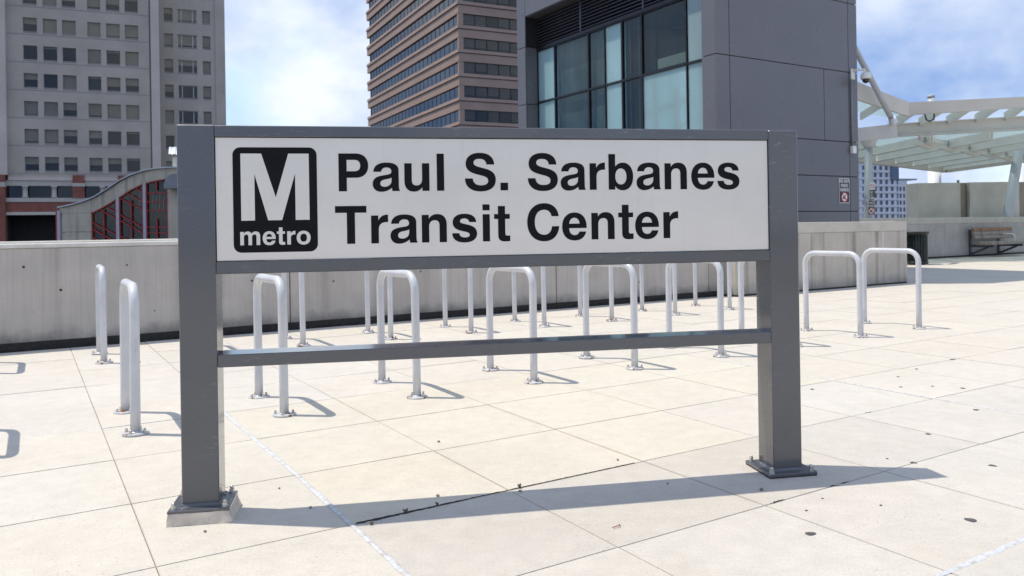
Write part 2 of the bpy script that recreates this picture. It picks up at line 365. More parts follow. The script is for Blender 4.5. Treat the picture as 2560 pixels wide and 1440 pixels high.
CREAM, PALE, GREY, WARM = (0.615, 0.577, 0.476), (0.598, 0.568, 0.495), (0.575, 0.545, 0.475), (0.605, 0.570, 0.488)
def slab_colour(a, b):
    if 1.17 < a < 5.5 and b > 3.26 and b < 5.8: c = CREAM if a < 3.7 else (PALE if b < 4.1 else CREAM)
    elif 1.17 < a < 4.58 and 2.44 < b < 3.26: c = (0.553, 0.523, 0.455)
    elif 1.17 < a < 3.7 and b < 3.26: c = GREY
    elif a < 3.0 and b > 5.8: c = PALE
    elif a < 1.17: c = WARM
    elif b < 3.3: c = (0.588, 0.557, 0.485)
    else: c = (0.602, 0.568, 0.487)
    k = random.uniform(0.985, 1.015); w = random.uniform(-0.004, 0.004)
    k *= 0.955; return (c[0] * k + w, c[1] * k * 0.980, c[2] * k - w, 1)
def slab_mesh():
    b = bmesh.new(); bmesh.ops.create_cube(b, size=1)
    for v in b.verts: v.co = (v.co.x, v.co.y, v.co.z * 0.026 - 0.013)
    top = [e for e in b.edges if all(v.co.z > -0.001 for v in e.verts)]
    bmesh.ops.bevel(b, geom=top, offset=0.003, segments=2, affect='EDGES')
    m = bpy.data.meshes.new('paving_slab'); b.to_mesh(m); b.free(); m.materials.append(MATS['paving']); return m
SLAB = slab_mesh(); far = MB(); nslab = 0
cand = []
for i in range(len(cols) - 1):
    for j in range(len(rows) - 1):
        a0, a1, b0, b1 = cols[i], cols[i + 1], rows[j], rows[j + 1]
        if b0 > 10.0 and a0 < 15.0: continue
        ca, cb = (a0 + a1) / 2, (b0 + b1) / 2; p = W(ca, cb)
        vis = False
        for q in (W(a0, b0), W(a1, b0), W(a1, b1), W(a0, b1), p):
            s = project(q)
            if s and -60 < s[0] < 2620 and 500 < s[1] < 1500: vis = True
        cand.append((math.hypot(p[0], p[1]), vis, a0, a1, b0, b1))
cand.sort()
for d, vis, a0, a1, b0, b1 in cand:
    g = 0.0036 if not (abs(b0 - 3.26) < 0.01 and 1.1 < a0 < 2.5) else 0.006
    ca, cb = (a0 + a1) / 2, (b0 + b1) / 2
    if vis and nslab < 290:
        nslab += 1
        o = bpy.data.objects.new('paving_slab', SLAB); C.objects.link(o); o.parent = plaza
        o.location = W(ca, cb, random.uniform(-0.0012, 0.0012)); o.rotation_euler = (random.uniform(-0.0012, 0.0012), random.uniform(-0.0012, 0.0012), TH)
        o.scale = (a1 - a0 - g, b1 - b0 - g, 1); o.color = slab_colour(ca, cb)
    else:
        q = [W(a0 + g / 2, b0 + g / 2), W(a1 - g / 2, b0 + g / 2), W(a1 - g / 2, b1 - g / 2), W(a0 + g / 2, b1 - g / 2)]
        far.hexa([(x, y, -0.026) for x, y, _ in q] + [(x, y, random.uniform(-0.001, 0.001)) for x, y, _ in q])
o = far.build('far_paving', 'paving', plaza); o['kind'] = 'stuff'; o.color = (0.568, 0.525, 0.465, 1)

def strip(name, mat, pts, w, wob=0.15, h=0.004, parent=plaza, seg=0.05):
    """sealant bead: a wavering low strip laid over a joint"""
    m = MB(); rng = random.Random(int(w * 1e5) + len(pts))
    (a0, b0), (a1, b1) = pts; n = max(4, int(math.hypot(a1 - a0, b1 - b0) / seg)); da, db = a1 - a0, b1 - b0; l = math.hypot(da, db); na, nb = -db / l, da / l
    sec = []
    ph = rng.uniform(0, 6)
    for i in range(n + 1):
        t = i / n; ww = w / 2 * (1 + wob * (math.sin(i * 0.31 + ph) + rng.uniform(-1, 1))); off = w * 0.2 * math.sin(i * 0.11 + ph) + rng.uniform(-1, 1) * w * 0.06
        c = (a0 + da * t + na * off, b0 + db * t + nb * off)
        sec.append([W(c[0] - na * ww, c[1] - nb * ww, 0.0006), W(c[0] - na * ww * 0.45, c[1] - nb * ww * 0.45, h), W(c[0] + na * ww * 0.45, c[1] + nb * ww * 0.45, h * 0.9), W(c[0] + na * ww, c[1] + nb * ww, 0.0006)])
    m.add([p for s in sec for p in s], [(i * 4 + k, (i + 1) * 4 + k, (i + 1) * 4 + k + 1, i * 4 + k + 1) for i in range(n) for k in range(3)], True)
    return m.build(name, mat, parent)
strip('sealant_bead', 'sealant', ((1.17, -0.5), (1.17, 5.95)), 0.025)
strip('sealant_bead', 'sealant', ((5.50, -2.0), (5.50, 5.1)), 0.011)
strip('sealant_bead', 'sealant', ((1.0, 1.62), (9.0, 1.62)), 0.027)
strip('sealant_bead', 'sealant', ((-3.0, 5.80), (1.17, 5.80)), 0.010, h=0.002)
# ragged open joint with dirt in front of the sign
m = MB(); rng = random.Random(3); n = 90; sec = []
for i in range(n + 1):
    a = 1.19 + 1.55 * i / n; w = (0.012 * max(0.10, 1 - i / 45)) * rng.uniform(0.3, 1.5)
    sec += [W(a, 3.26 - w, 0.0012), W(a, 3.26, 0.0035 + rng.uniform(0, 0.002)), W(a, 3.26 + w * 0.7, 0.0012)]
m.add(sec, [(i * 3 + k, (i + 1) * 3 + k, (i + 1) * 3 + k + 1, i * 3 + k + 1) for i in range(n) for k in range(2)])
m.build('dirt_in_joint', 'joint_dirt', plaza)
for a, b, l in ((2.84, 2.442, 0.10), (3.24, 2.438, 0.07), (3.34, 2.442, 0.05), (4.72, 3.262, 0.08)):
    m = MB(); k = 7
    pts = [(a + l * i / k, b + rng.uniform(-0.006, 0.006), rng.uniform(0.002, 0.007) * math.sin(math.pi * (i + 0.4) / (k + 0.8))) for i in range(k + 1)]
    m.add([W(x, y - w, 0.0012) for x, y, w in pts] + [W(x, y + w, 0.0013) for x, y, w in pts], [(i, i + 1, k + 2 + i, k + 1 + i) for i in range(k)]); m.build('chipped_edge', 'joint_dirt', plaza)
GUM = [(1.19, 3.21, .026), (1.91, 3.33, .033), (2.45, 4.07, .024), (2.08, 4.14, .022), (2.45, 4.70, .022), (3.08, 5.29, .024), (3.39, 5.99, .026), (4.02, 7.26, .03), (3.46, 6.81, .022), (3.14, 6.48, .018), (2.27, 6.04, .022), (2.96, 6.07, .017), (3.21, 6.08, .016), (1.98, 4.22, .011), (1.40, 3.62, .008), (1.27, 3.47, .008), (1.62, 3.52, .009), (2.0, 3.05, .01), (2.25, 3.5, .008), (2.62, 3.75, .009)]
for x, y, r in GUM:
    m = MB(); n = 14; ring = [(math.cos(2 * math.pi * k / n), math.sin(2 * math.pi * k / n)) for k in range(n)]
    r *= 0.72; f1, f2 = rng.uniform(0, 6), rng.uniform(0, 6); rr = [r * (1 + 0.09 * math.sin(2 * math.pi * k / n * 2 + f1) + 0.10 * math.sin(2 * math.pi * k / n * 3 + f2)) * rng.uniform(0.93, 1.07) for k in range(n)]; sx = rng.uniform(0.8, 1.2)
    m.add([(c * q * sx, s * q, 0) for (c, s), q in zip(ring, rr)] + [(c * q * 0.7 * sx, s * q * 0.7, 0.0016) for (c, s), q in zip(ring, rr)], [(k, (k + 1) % n, n + (k + 1) % n, n + k) for k in range(n)] + [tuple(range(n, 2 * n))], True)
    m.build('gum_spot', 'gum', plaza, (x, y, 0.0018))

# ------------------------------------------------------------------ glyphs (bold grotesque letters)
GLY = {
 'P': (667, "M73 0 L73 718 L395 718 C540 718 627 625 627 488 C627 350 540 257 395 257 L223 257 L223 0 Z M223 380 L365 380 C440 380 477 420 477 488 C477 556 440 597 365 597 L223 597 Z"),
 'a': (556, "M44 370 L190 370 C198 425 235 452 292 452 C355 452 385 428 385 375 C385 335 360 322 300 312 L225 300 C95 280 29 235 29 140 C29 45 95 -14 190 -14 C270 -14 335 15 392 62 C394 35 397 15 402 0 L542 0 L542 12 C528 30 524 60 524 110 L522 400 C522 495 440 546 295 546 C140 546 52 485 44 370 Z M387 258 C365 243 335 236 285 227 C205 213 172 190 172 145 C172 105 205 82 250 82 C330 82 387 130 387 205 Z"),
 'u': (611, "M66 532 L66 190 C66 60 130 -14 245 -14 C315 -14 370 15 407 70 L407 0 L545 0 L545 532 L405 532 L405 235 C405 150 365 105 300 105 C235 105 206 135 206 205 L206 532 Z"),
 'l': (278, "M69 0 L209 0 L209 718 L69 718 Z"),
 'S': (667, "M622 508 C615 655 510 737 335 737 C165 737 58 655 58 525 C58 410 130 355 270 318 L370 292 C465 267 498 240 498 190 C498 130 445 101 355 101 C255 101 200 145 193 236 L39 236 C43 75 155 -19 348 -19 C540 -19 648 70 648 210 C648 335 570 395 430 430 L330 456 C245 478 212 500 212 545 C212 595 260 620 330 620 C410 620 460 585 468 508 Z"),
 '.': (278, "M64 0 L214 0 L214 150 L64 150 Z"),
 'r': (389, "M64 0 L64 532 L200 532 L200 435 C235 510 290 550 384 546 L384 403 C265 412 206 365 206 260 L206 0 Z"),
 'b': (611, "M61 0 L61 718 L201 718 L201 460 C235 515 290 546 360 546 C490 546 578 435 578 266 C578 97 490 -14 360 -14 C285 -14 230 18 196 75 L196 0 Z M199 266 C199 170 245 103 318 103 C392 103 438 170 438 266 C438 362 392 429 318 429 C245 429 199 362 199 266 Z"),
 'n': (611, "M65 0 L65 532 L200 532 L200 455 C235 515 290 546 365 546 C480 546 546 472 546 345 L546 0 L406 0 L406 325 C406 395 375 428 315 428 C245 428 205 380 205 305 L205 0 Z"),
 'e': (556, "M528 233 L165 233 C168 145 210 93 280 93 C330 93 363 118 378 163 L516 163 C490 45 405 -14 280 -14 C120 -14 23 90 23 264 C23 435 125 546 276 546 C440 546 535 430 528 233 Z M166 322 L385 322 C378 395 338 440 276 440 C214 440 174 395 166 322 Z"),
 's': (556, "M506 382 C495 490 415 546 272 546 C125 546 43 480 43 378 C43 285 105 238 225 210 L300 192 C350 180 375 163 375 135 C375 100 335 84 282 84 C215 84 175 112 168 169 L30 169 C35 50 120 -14 278 -14 C430 -14 519 55 519 160 C519 255 455 305 330 335 L262 351 C205 365 185 378 185 402 C185 435 222 455 270 455 C325 455 360 430 368 382 Z"),
 'T': (611, "M14 718 L14 590 L231 590 L231 0 L381 0 L381 590 L598 590 L598 718 Z"),
 'i': (278, "M69 0 L209 0 L209 532 L69 532 Z M69 608 L209 608 L209 725 L69 725 Z"),
 't': (333, "M10 532 L88 532 L88 690 L228 690 L228 532 L322 532 L322 437 L228 437 L228 150 C228 115 240 106 275 106 C295 106 305 107 326 109 L326 0 C295 -6 265 -8 230 -8 C130 -8 88 25 88 120 L88 437 L10 437 Z"),
 'C': (722, "M686 476 C668 640 555 737 390 737 C180 737 44 590 44 359 C44 128 180 -19 388 -19 C560 -19 675 85 694 277 L548 277 C535 170 475 110 388 110 C268 110 196 205 196 359 C196 515 268 608 390 608 C470 608 525 560 540 476 Z"),
 'm': (889, "M64 0 L64 532 L198 532 L198 460 C230 515 285 546 350 546 C420 546 475 515 500 458 C535 515 590 546 655 546 C765 546 826 478 826 360 L826 0 L686 0 L686 330 C686 395 660 425 610 425 C550 425 515 385 515 315 L515 0 L375 0 L375 330 C375 395 350 425 300 425 C240 425 204 385 204 315 L204 0 Z"),
 'o': (611, "M34 266 C34 97 142 -14 306 -14 C470 -14 578 97 578 266 C578 435 470 546 306 546 C142 546 34 435 34 266 Z M174 266 C174 362 220 430 306 430 C392 430 438 362 438 266 C438 170 392 102 306 102 C220 102 174 170 174 266 Z"),
 'D': (722, "M76 0 L76 718 L345 718 C560 718 685 590 685 359 C685 128 560 0 345 0 Z M226 123 L330 123 C470 123 535 205 535 359 C535 513 470 595 330 595 L226 595 Z"),
 'O': (778, "M44 359 C44 128 180 -19 389 -19 C598 -19 734 128 734 359 C734 590 598 737 389 737 C180 737 44 590 44 359 Z M194 359 C194 510 270 608 389 608 C508 608 584 510 584 359 C584 208 508 110 389 110 C270 110 194 208 194 359 Z"),
 'N': (722, "M69 0 L69 718 L230 718 L515 230 L515 718 L654 718 L654 0 L500 0 L208 495 L208 0 Z"),
 'F': (611, "M76 0 L76 718 L587 718 L587 590 L226 590 L226 430 L530 430 L530 305 L226 305 L226 0 Z"),
 'E': (667, "M76 0 L76 718 L610 718 L610 590 L226 590 L226 432 L580 432 L580 310 L226 310 L226 128 L621 128 L621 0 Z"),
 'B': (722, "M76 0 L76 718 L410 718 C560 718 635 650 635 540 C635 465 600 415 545 385 C625 355 669 300 669 210 C669 75 580 0 425 0 Z M226 120 L400 120 C480 120 520 150 520 208 C520 270 480 300 400 300 L226 300 Z M226 422 L385 422 C455 422 490 450 490 508 C490 565 455 597 385 597 L226 597 Z"),
 'I': (278, "M64 0 L214 0 L214 718 L64 718 Z"),
 'R': (722, "M76 0 L76 718 L450 718 C590 718 665 640 665 520 C665 430 625 375 550 345 C620 320 645 275 650 170 C653 80 655 45 690 25 L690 0 L525 0 C510 30 508 70 505 150 C502 240 480 280 400 280 L226 280 L226 0 Z M226 400 L405 400 C480 400 515 435 515 498 C515 562 480 597 410 597 L226 597 Z"),
}
def contours(path, seg=9):
    out = []; cur = []; tok = path.split(); i = 0; p = None
    while i < len(tok):
        c = tok[i][0]
        if c == 'Z': out.append(cur); cur = []; i += 1; continue
        if c in 'ML':
            p = (float(tok[i][1:]), float(tok[i + 1])); cur.append(p); i += 2
        else:
            q = [float(tok[i][1:])] + [float(x) for x in tok[i + 1:i + 6]]; p1, p2, p3 = (q[0], q[1]), (q[2], q[3]), (q[4], q[5])
            for k in range(1, seg + 1):
                t = k / seg; s = 1 - t
                cur.append(tuple(s ** 3 * p[d] + 3 * s * s * t * p1[d] + 3 * s * t * t * p2[d] + t ** 3 * p3[d] for d in (0, 1)))
            p = p3; i += 6
    return [c[:-1] if abs(c[0][0] - c[-1][0]) + abs(c[0][1] - c[-1][1]) < 1e-6 else c for c in out]
def outline_mesh(name, cs, depth):
    """flat letter with thickness from closed outlines, standing in x-z and facing -y"""
    cu = bpy.data.curves.new(name, 'CURVE'); cu.dimensions = '2D'; cu.fill_mode = 'BOTH'; cu.extrude = depth / 2
    for c in cs:
        s = cu.splines.new('POLY'); s.points.add(len(c) - 1); s.use_cyclic_u = True
        for q, (x, y) in zip(s.points, c): q.co = (x, y, 0, 1)
    o = bpy.data.objects.new(name, cu); me = bpy.data.meshes.new_from_object(o)
    bpy.data.objects.remove(o); bpy.data.curves.remove(cu)
    me.transform(Matrix.Rotation(R(90), 4, 'X')); me.materials.clear(); me.name = name; return me
GMESH = {}
def text(s, x, z, em, y, mat, parent, name='letter', track=0.0, depth=0.0012, end=None):
    k = em / 1000
    if end is not None:
        nat = sum(GLY[c][0] if c != ' ' else 278 for c in s) * k
        track = (end - x - nat) / (len(s) - 1)
    for c in s:
        if c == ' ': x += 278 * k + track; continue
        key = (c, round(em, 5), mat)
        if key not in GMESH:
            GMESH[key] = outline_mesh(name, [[(px * k, py * k) for px, py in q] for q in contours(GLY[c][1])], depth); GMESH[key].materials.append(MATS[mat])
        put(name, GMESH[key], None, parent, (x, y, z)); x += GLY[c][0] * k + track

# ------------------------------------------------------------------ the station sign
sign = thing('station_sign', 'large grey steel sign frame with brushed panel reading Paul S. Sarbanes Transit Center', 'sign', (-1.46, 3.459, 0), R(10.5))
PD = 0.155
MB().rbox(0, 0.156, 0, PD, 0.064, 1.734, 0.004).build('post', 'sign_paint', sign)
MB().rbox(2.800, 2.956, 0, PD, 0.022, 1.730, 0.004).build('post', 'sign_paint', sign)
MB().rbox(0.1565, 2.7995, 0.0015, PD - 0.002, 1.682, 1.732, 0.003).build('top_rail', 'sign_paint', sign)
MB().rbox(0.1565, 2.7995, 0.0015, PD - 0.002, 1.075, 1.130, 0.003).build('panel_rail', 'sign_paint', sign)
MB().rbox(0.1565, 2.7995, 0.0015, PD - 0.002, 0.663, 0.719, 0.003).build('lower_rail', 'sign_paint', sign)
panel = MB().rbox(0.159, 2.797, 0.010, PD - 0.012, 1.1325, 1.6795, 0.0015).build('panel', 'brushed_steel', sign)
YL = 0.0092
def rrect(x0, x1, z0, z1, r, n=8):
    p = []
    for cx, cz, a0 in ((x1 - r, z1 - r, 0), (x0 + r, z1 - r, 90), (x0 + r, z0 + r, 180), (x1 - r, z0 + r, 270)):
        p += [(cx + r * math.cos(R(a0 + 90 * i / n)), cz + r * math.sin(R(a0 + 90 * i / n))) for i in range(n + 1)]
    return p
me = outline_mesh('logo_block', [rrect(0.2315, 0.5945, 1.1675, 1.6360, 0.034)], 0.0012); put('logo_block', me, 'black_vinyl', panel, (0, YL, 0))
Mpts = [(0.2655, 1.608), (0.354, 1.608), (0.4145, 1.4125), (0.4707, 1.608), (0.5597, 1.608), (0.5602, 1.3105), (0.4992, 1.3105), (0.4992, 1.519), (0.4404, 1.3105), (0.3802, 1.3100), (0.3238, 1.517), (0.3238, 1.3100), (0.2655, 1.3095)]
put('logo_letter', outline_mesh('logo_letter', [Mpts], 0.0012), 'brushed_steel', panel, (0, YL - 0.0013, 0))
text('metro', 0.2525, 1.2005, 0.1115, YL - 0.0013, 'brushed_steel', panel, 'logo_letter', end=0.5665)
EM = 0.2396
text('Paul S. Sarbanes', 0.6905 - 0.073 * EM, 1.4375, EM, YL, 'black_vinyl', panel, end=2.6440 + 0.037 * EM)
text('Transit Center', 0.6720 - 0.014 * EM, 1.1985, EM, YL, 'black_vinyl', panel, end=2.3178 + 0.005 * EM)
def nut_mesh():
    m = MB(); m.lathe([(0.013, 0), (0.013, 0.004)], 14, smooth=False)
    m.lathe([(0.0105, 0.0041), (0.0105, 0.017)], 6, smooth=False); m.lathe([(0.0085, 0.0171), (0.0082, 0.023), (0.006, 0.028), (0.002, 0.030)], 12)
    me = m.mesh('bolt'); me.materials.append(MATS['bolt_steel']); return me
NUT = nut_mesh()
def bolt(parent, x, y, z, s=1.0):
    o = put('bolt', NUT, None, parent, (x, y, z)); o.scale = (s, s, s); o.rotation_euler = (0, 0, random.uniform(0, 1)); return o
pl = MB(); b0, b1 = (-0.052, -0.062, 0.222, 0.182), (-0.046, -0.052, 0.205, 0.176); rng = random.Random(5)
def ring(x0, y0, x1, y1, z, n=6, j=0.003):
    p = []
    for (xa, ya), (xb, yb) in (((x0, y0), (x1, y0)), ((x1, y0), (x1, y1)), ((x1, y1), (x0, y1)), ((x0, y1), (x0, y0))):
        p += [(xa + (xb - xa) * i / n + rng.uniform(-j, j), ya + (yb - ya) * i / n + rng.uniform(-j, j), z + (rng.uniform(-j, j) * 0.6 if z > 0 else 0)) for i in range(n)]
    return p
r0, r1, r2 = ring(*b0, 0.0), ring(*[(p * 0.4 + q * 0.6) for p, q in zip(b0, b1)], 0.03), ring(*b1, 0.050); n = len(r0)
pl.add(r0 + r1 + r2, [(k, (k + 1) % n, n + (k + 1) % n, n + k) for k in range(n)] + [(n + k, n + (k + 1) % n, 2 * n + (k + 1) % n, 2 * n + k) for k in range(n)] + [tuple(range(2 * n, 3 * n))])
pl.build('grout_pad', 'plinth_concrete', sign)
for x0, zt, zb, nm in ((0.0, 0.064, 0.051, 'L'), (2.800, 0.022, 0.006, 'R')):
    bp = MB().rbox(x0 - 0.050, x0 + 0.207, -0.055, 0.205 if nm == 'R' else 0.178, zb, zt, 0.0025).build('base_plate', 'sign_paint', sign)
    wf = MB(); q = 0.010
    wf.hexa([(x0 - q, -q, zt), (x0 + 0.156 + q, -q, zt), (x0 + 0.156 + q, PD + q, zt), (x0 - q, PD + q, zt), (x0 - 0.001, -0.001, zt + q), (x0 + 0.157, -0.001, zt + q), (x0 + 0.157, PD + 0.001, zt + q), (x0 - 0.001, PD + 0.001, zt + q)])
    wf.build('weld', 'sign_paint', bp)
    yb = 0.18 if nm == 'R' else 0.155
    for bx, by in ((x0 - 0.028, -0.034), (x0 + 0.184, -0.034), (x0 - 0.028, yb), (x0 + 0.184, yb)): bolt(bp, bx, by, zt, 1.05)
MB().box(2.752, 3.005, -0.052, 0.203, 0.0004, 0.0055).build('shim', 'joint_dirt', sign)

# ------------------------------------------------------------------ bike racks
RW, RH, RR = 0.725, 0.925, 0.0305
def rack_tube():
    rad = 0.13; pts = [(0, 0, 0.012)] + [(0, 0, 0.2), (0, 0, 0.5)]
    for i in range(9): a = R(90 * i / 8); pts.append((0, rad - rad * math.cos(a), RH - rad + rad * math.sin(a)))
    for i in range(9): a = R(90 * i / 8); pts.append((0, RW - rad + rad * math.sin(a), RH - rad + rad * math.cos(a)))
    pts += [(0, RW, 0.5), (0, RW, 0.2), (0, RW, 0.012)]
    me = MB().tube(pts, RR, 18).mesh('tube'); me.materials.append(MATS['rack_paint']); return me
TUBE = rack_tube()
fm = MB().lathe([(0.078, 0.0), (0.079, 0.003), (0.079, 0.010), (0.077, 0.012), (0.040, 0.0125)], 28, smooth=False); fm.lathe([(0.040, 0.012), (0.036, 0.016), (0.031, 0.020)], 20); FLANGE = fm.mesh('flange'); FLANGE.materials.append(MATS['flange_paint'])
ordn = ['leftmost', 'second', 'third', 'fourth', 'fifth', 'sixth', 'seventh', 'eighth', 'ninth', 'tenth']
def rack(x, y, label, group, rz=R(31.0)):
    t = thing('bike_rack', label, 'bike rack', (x, y, 0), rz + random.uniform(-0.012, 0.012), group)
    t.rotation_euler[0] = random.uniform(-0.006, 0.006); t.rotation_euler[1] = random.uniform(-0.010, 0.004)
    put('tube', TUBE, None, t)
    for yy in (0, RW):
        f = put('flange', FLANGE, None, t, (0, yy, 0.0015)); f.rotation_euler = (0, 0, random.uniform(0, 3))
        for k in range(4):
            an = R(45 + 90 * k); bolt(f, 0.060 * math.cos(an), 0.060 * math.sin(an), 0.012, 0.86)
FRONT = [(-3.22, 4.56), (-2.394, 4.996), (-1.586, 5.45), (-0.733, 5.96), (0.160, 6.465), (1.072, 7.037), (1.998, 7.637), (2.912, 8.197), (3.853, 8.793), (4.824, 9.42)]
BACK = [(-4.90, 7.33), (-4.04, 7.804), (-3.2, 8.32), (-2.335, 8.781), (-1.431, 9.226), (-0.519, 9.691), (0.397, 10.176), (1.33, 10.70), (2.311, 11.30), (3.268, 11.95)]
fl = ['outside left edge, only its shadow showing', 'alone just left of the sign', 'beside the left sign post', 'second right of the left sign post', 'below the middle of the sign', 'third left of the right sign post', 'second left of the right sign post', 'half hidden by the right sign post', 'first one right of the sign', 'last one, farthest right']
for (x, y), t_ in zip(FRONT, fl): rack(x, y, 'white tubular front row bike rack, ' + t_, 'bike racks in the front row')
bl = ['cut by the left picture edge', 'edge-on left of the sign', 'hidden behind the left sign post', 'nearest right of the left sign post', 'second right of the left sign post', 'third right of the left sign post', 'fourth right of the left sign post', 'fifth right of the left sign post', 'second last before the wall corner', 'last, at the wall corner']
for (x, y), t_ in zip(BACK, bl): rack(x, y, 'white back row bike rack near wall, ' + t_, 'bike racks in the back row')

# ------------------------------------------------------------------ parapet walls
def grid_thing(name, label, cat, a, b, group=None): return thing(name, label, cat, W(a, b), TH, group)
pw = grid_thing('parapet_wall', 'long grey concrete parapet wall with dark stained foot behind the bike racks', 'wall', 0, 10.28)
HW = 1.13
for x0, x1 in ((-6.5, -1.9), (-1.888, 2.90), (2.912, 7.1), (7.112, 10.42), (10.432, 10.72)):
    MB().rbox(x0, x1, 0, 0.28, 0.09, HW, 0.006).build('wall_panel', 'wall_concrete', pw)
    MB().rbox(x0, x1, -0.012, 0.292, HW + 0.002, HW + 0.052, 0.008).build('coping', 'coping', pw)
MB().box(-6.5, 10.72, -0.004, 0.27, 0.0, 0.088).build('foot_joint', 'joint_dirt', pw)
MB().rbox(-6.5, 10.7, 0.9, 1.15, 0.4, HW + 0.075, 0.01).build('rear_kerb', 'coping', pw)
MB().box(-6.5, 10.7, 0.29, 0.9, 0.3, HW - 0.02).build('gutter', 'plinth_concrete', pw)
rng = random.Random(17)
for i in range(26):
    x = -2.6 + 0.5 * i + rng.uniform(-0.15, 0.15); z = rng.choice((0.34, 0.62, 0.66, 0.92)) + rng.uniform(-0.03, 0.03); r = rng.uniform(0.008, 0.016); n = 9
    m = MB(); m.add([(x, -0.001, z)] + [(x + r * rng.uniform(0.7, 1.2) * math.cos(2 * math.pi * k / n), -0.0015, z + r * rng.uniform(0.7, 1.2) * math.sin(2 * math.pi * k / n)) for k in range(n)], [(0, 1 + (k + 1) % n, 1 + k) for k in range(n)])
    m.build('tie_hole', 'joint_dirt', pw)
bw = grid_thing('low_wall', 'stained pale concrete wall block with lighter top band right of the sign', 'wall', 10.72, 9.92)
MB().rbox(0, 5.15, 0, 0.9, 0.03, 1.105, 0.008).build('wall_body', 'block_concrete', bw)
MB().rbox(-0.006, 5.156, -0.006, 0.906, 1.107, 1.31, 0.008).build('top_band', 'coping_warm', bw)
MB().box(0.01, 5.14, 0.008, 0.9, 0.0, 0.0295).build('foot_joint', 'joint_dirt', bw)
fw = grid_thing('far_wall', 'distant grey concrete parapet with pale coping behind bench and litter bin', 'wall', 14.0, 16.22)
for i in range(8):
    x0 = i * 4.0
    MB().rbox(x0, x0 + 3.988, 0, 0.35, 0.06, 1.235, 0.008).build('wall_panel', 'far_wall_concrete', fw)
    MB().rbox(x0, x0 + 3.988, -0.01, 0.40, 1.237, 1.46, 0.01).build('coping', 'coping_warm', fw)
MB().box(0, 32, 0.01, 0.34, 0, 0.058).build('foot_joint', 'joint_dirt', fw)

# ------------------------------------------------------------------ grey tower
tw = thing('elevator_tower', 'dark grey metal clad elevator tower with glazed recess and louvers', 'building', (4.467, 17.1, 0), TH)
TWH = 13.6; A1 = 4.83; B1 = 8.05
core = MB(); core.box(0.02, A1 - 0.02, 0.012, 0.40, 0, TWH - 0.02); core.box(0.60, A1 - 0.02, 0.40, B1 - 0.02, 0, TWH - 0.02); core.box(0.012, 0.60, 7.62, B1 - 0.012, 0, TWH - 0.02); core.box(0.012, 0.60, 0.40, 7.62, 7.60, TWH - 0.02); core.build('core', 'tower_gap', tw)
zs = [0.0, 0.73, 1.58, 2.43, 3.28, 4.99, 6.69, 8.40, 10.1, 11.8, TWH]; g = 0.009
def panel_front(x0, x1, z0, z1): MB().rbox(x0 + g, x1 - g, -0.022, 0.010, z0 + g, z1 - g, 0.003).build('cladding_panel', 'tower_panel', tw)
for z0, z1 in zip(zs, zs[1:]):
    xs = [0.0, 0.385, 4.50, A1]
    if abs(z0 - 3.28) < 0.01: xs = [0.0, 0.385, 3.56, 4.50, A1]
    xs2 = [(-0.022 - g) if x == 0 else (x + 0 if x < A1 else A1 + 0.02) for x in xs]
    for x0, x1 in zip(xs2, xs2[1:]): panel_front(x0, x1, z0, z1)
# left face: pillars either side of the recess, header above it
for z0, z1 in zip(zs, zs[1:]):
    MB().rbox(-0.022, 0.010, 0.012, 0.405, z0 + g, z1 - g, 0.003).build('cladding_panel', 'tower_panel', tw)
    MB().rbox(-0.022, 0.010, 7.60, B1, z0 + g, z1 - g, 0.003).build('cladding_panel', 'tower_panel', tw)
    if z1 <= 7.0:
        MB().rbox(0.016, 0.58, 7.585, 7.617, z0 + g, z1 - g, 0.003).build('cladding_panel', 'tower_panel', tw)
for y0, y1 in ((0.41, 4.0), (4.0, 7.595)):
    MB().rbox(-0.022, 0.010, y0 + g, y1 - g, 7.585 + g, 9.2 - g, 0.003).build('cladding_panel', 'tower_panel', tw)
    MB().rbox(-0.022, 0.010, y0 + g, y1 - g, 9.2 + g, TWH - g, 0.003).build('cladding_panel', 'tower_panel', tw)
MB().rbox(0.0105, 0.595, 0.41, 7.59, 7.57, 7.597, 0.003).build('soffit', 'tower_panel', tw)
XG = 0.42
for z in [6.74 + 0.092 * i for i in range(9)]:
    MB().hexa([(XG - 0.05, 0.41, z), (XG - 0.045, 7.58, z), (XG + 0.06, 7.58, z + 0.055), (XG + 0.06, 0.41, z + 0.055), (XG - 0.05, 0.41, z + 0.018), (XG - 0.05, 7.58, z + 0.018), (XG + 0.06, 7.58, z + 0.073), (XG + 0.06, 0.41, z + 0.073)]).build('louver_blade', 'louver', tw)
for y in (2.75, 5.35): MB().box(XG - 0.055, XG - 0.03, y, y + 0.05, 6.70, 7.57).build('louver_post', 'louver', tw)
MB().rbox(XG - 0.06, XG + 0.05, 0.41, 7.58, 6.60, 6.70, 0.004).build('glazing_head', 'frame_dark', tw)
ys = [0.41, 1.30, 2.87, 3.63, 4.34, 5.06, 6.67, 7.58]
for i, y in enumerate(ys):
    w = 0.055 if i in (2, 3, 5, 6) else 0.03
    MB().rbox(XG - 0.045, XG + 0.04, max(0.405, y - w / 2), min(7.582, y + w / 2), 0.05, 6.598, 0.003).build('mullion', 'frame_dark', tw)
kinds = [('frost', 'frost', 'frost'), ('frost', 'frost', 'dark'), ('dark', 'dark', 'dark'), ('frost', 'frost', 'frost'), ('dark', 'dark', 'dark'), ('dark', 'dark', 'dark'), ('frost', 'frost', 'frost')]
levels = [0.06, 2.50, 5.05, 6.598]
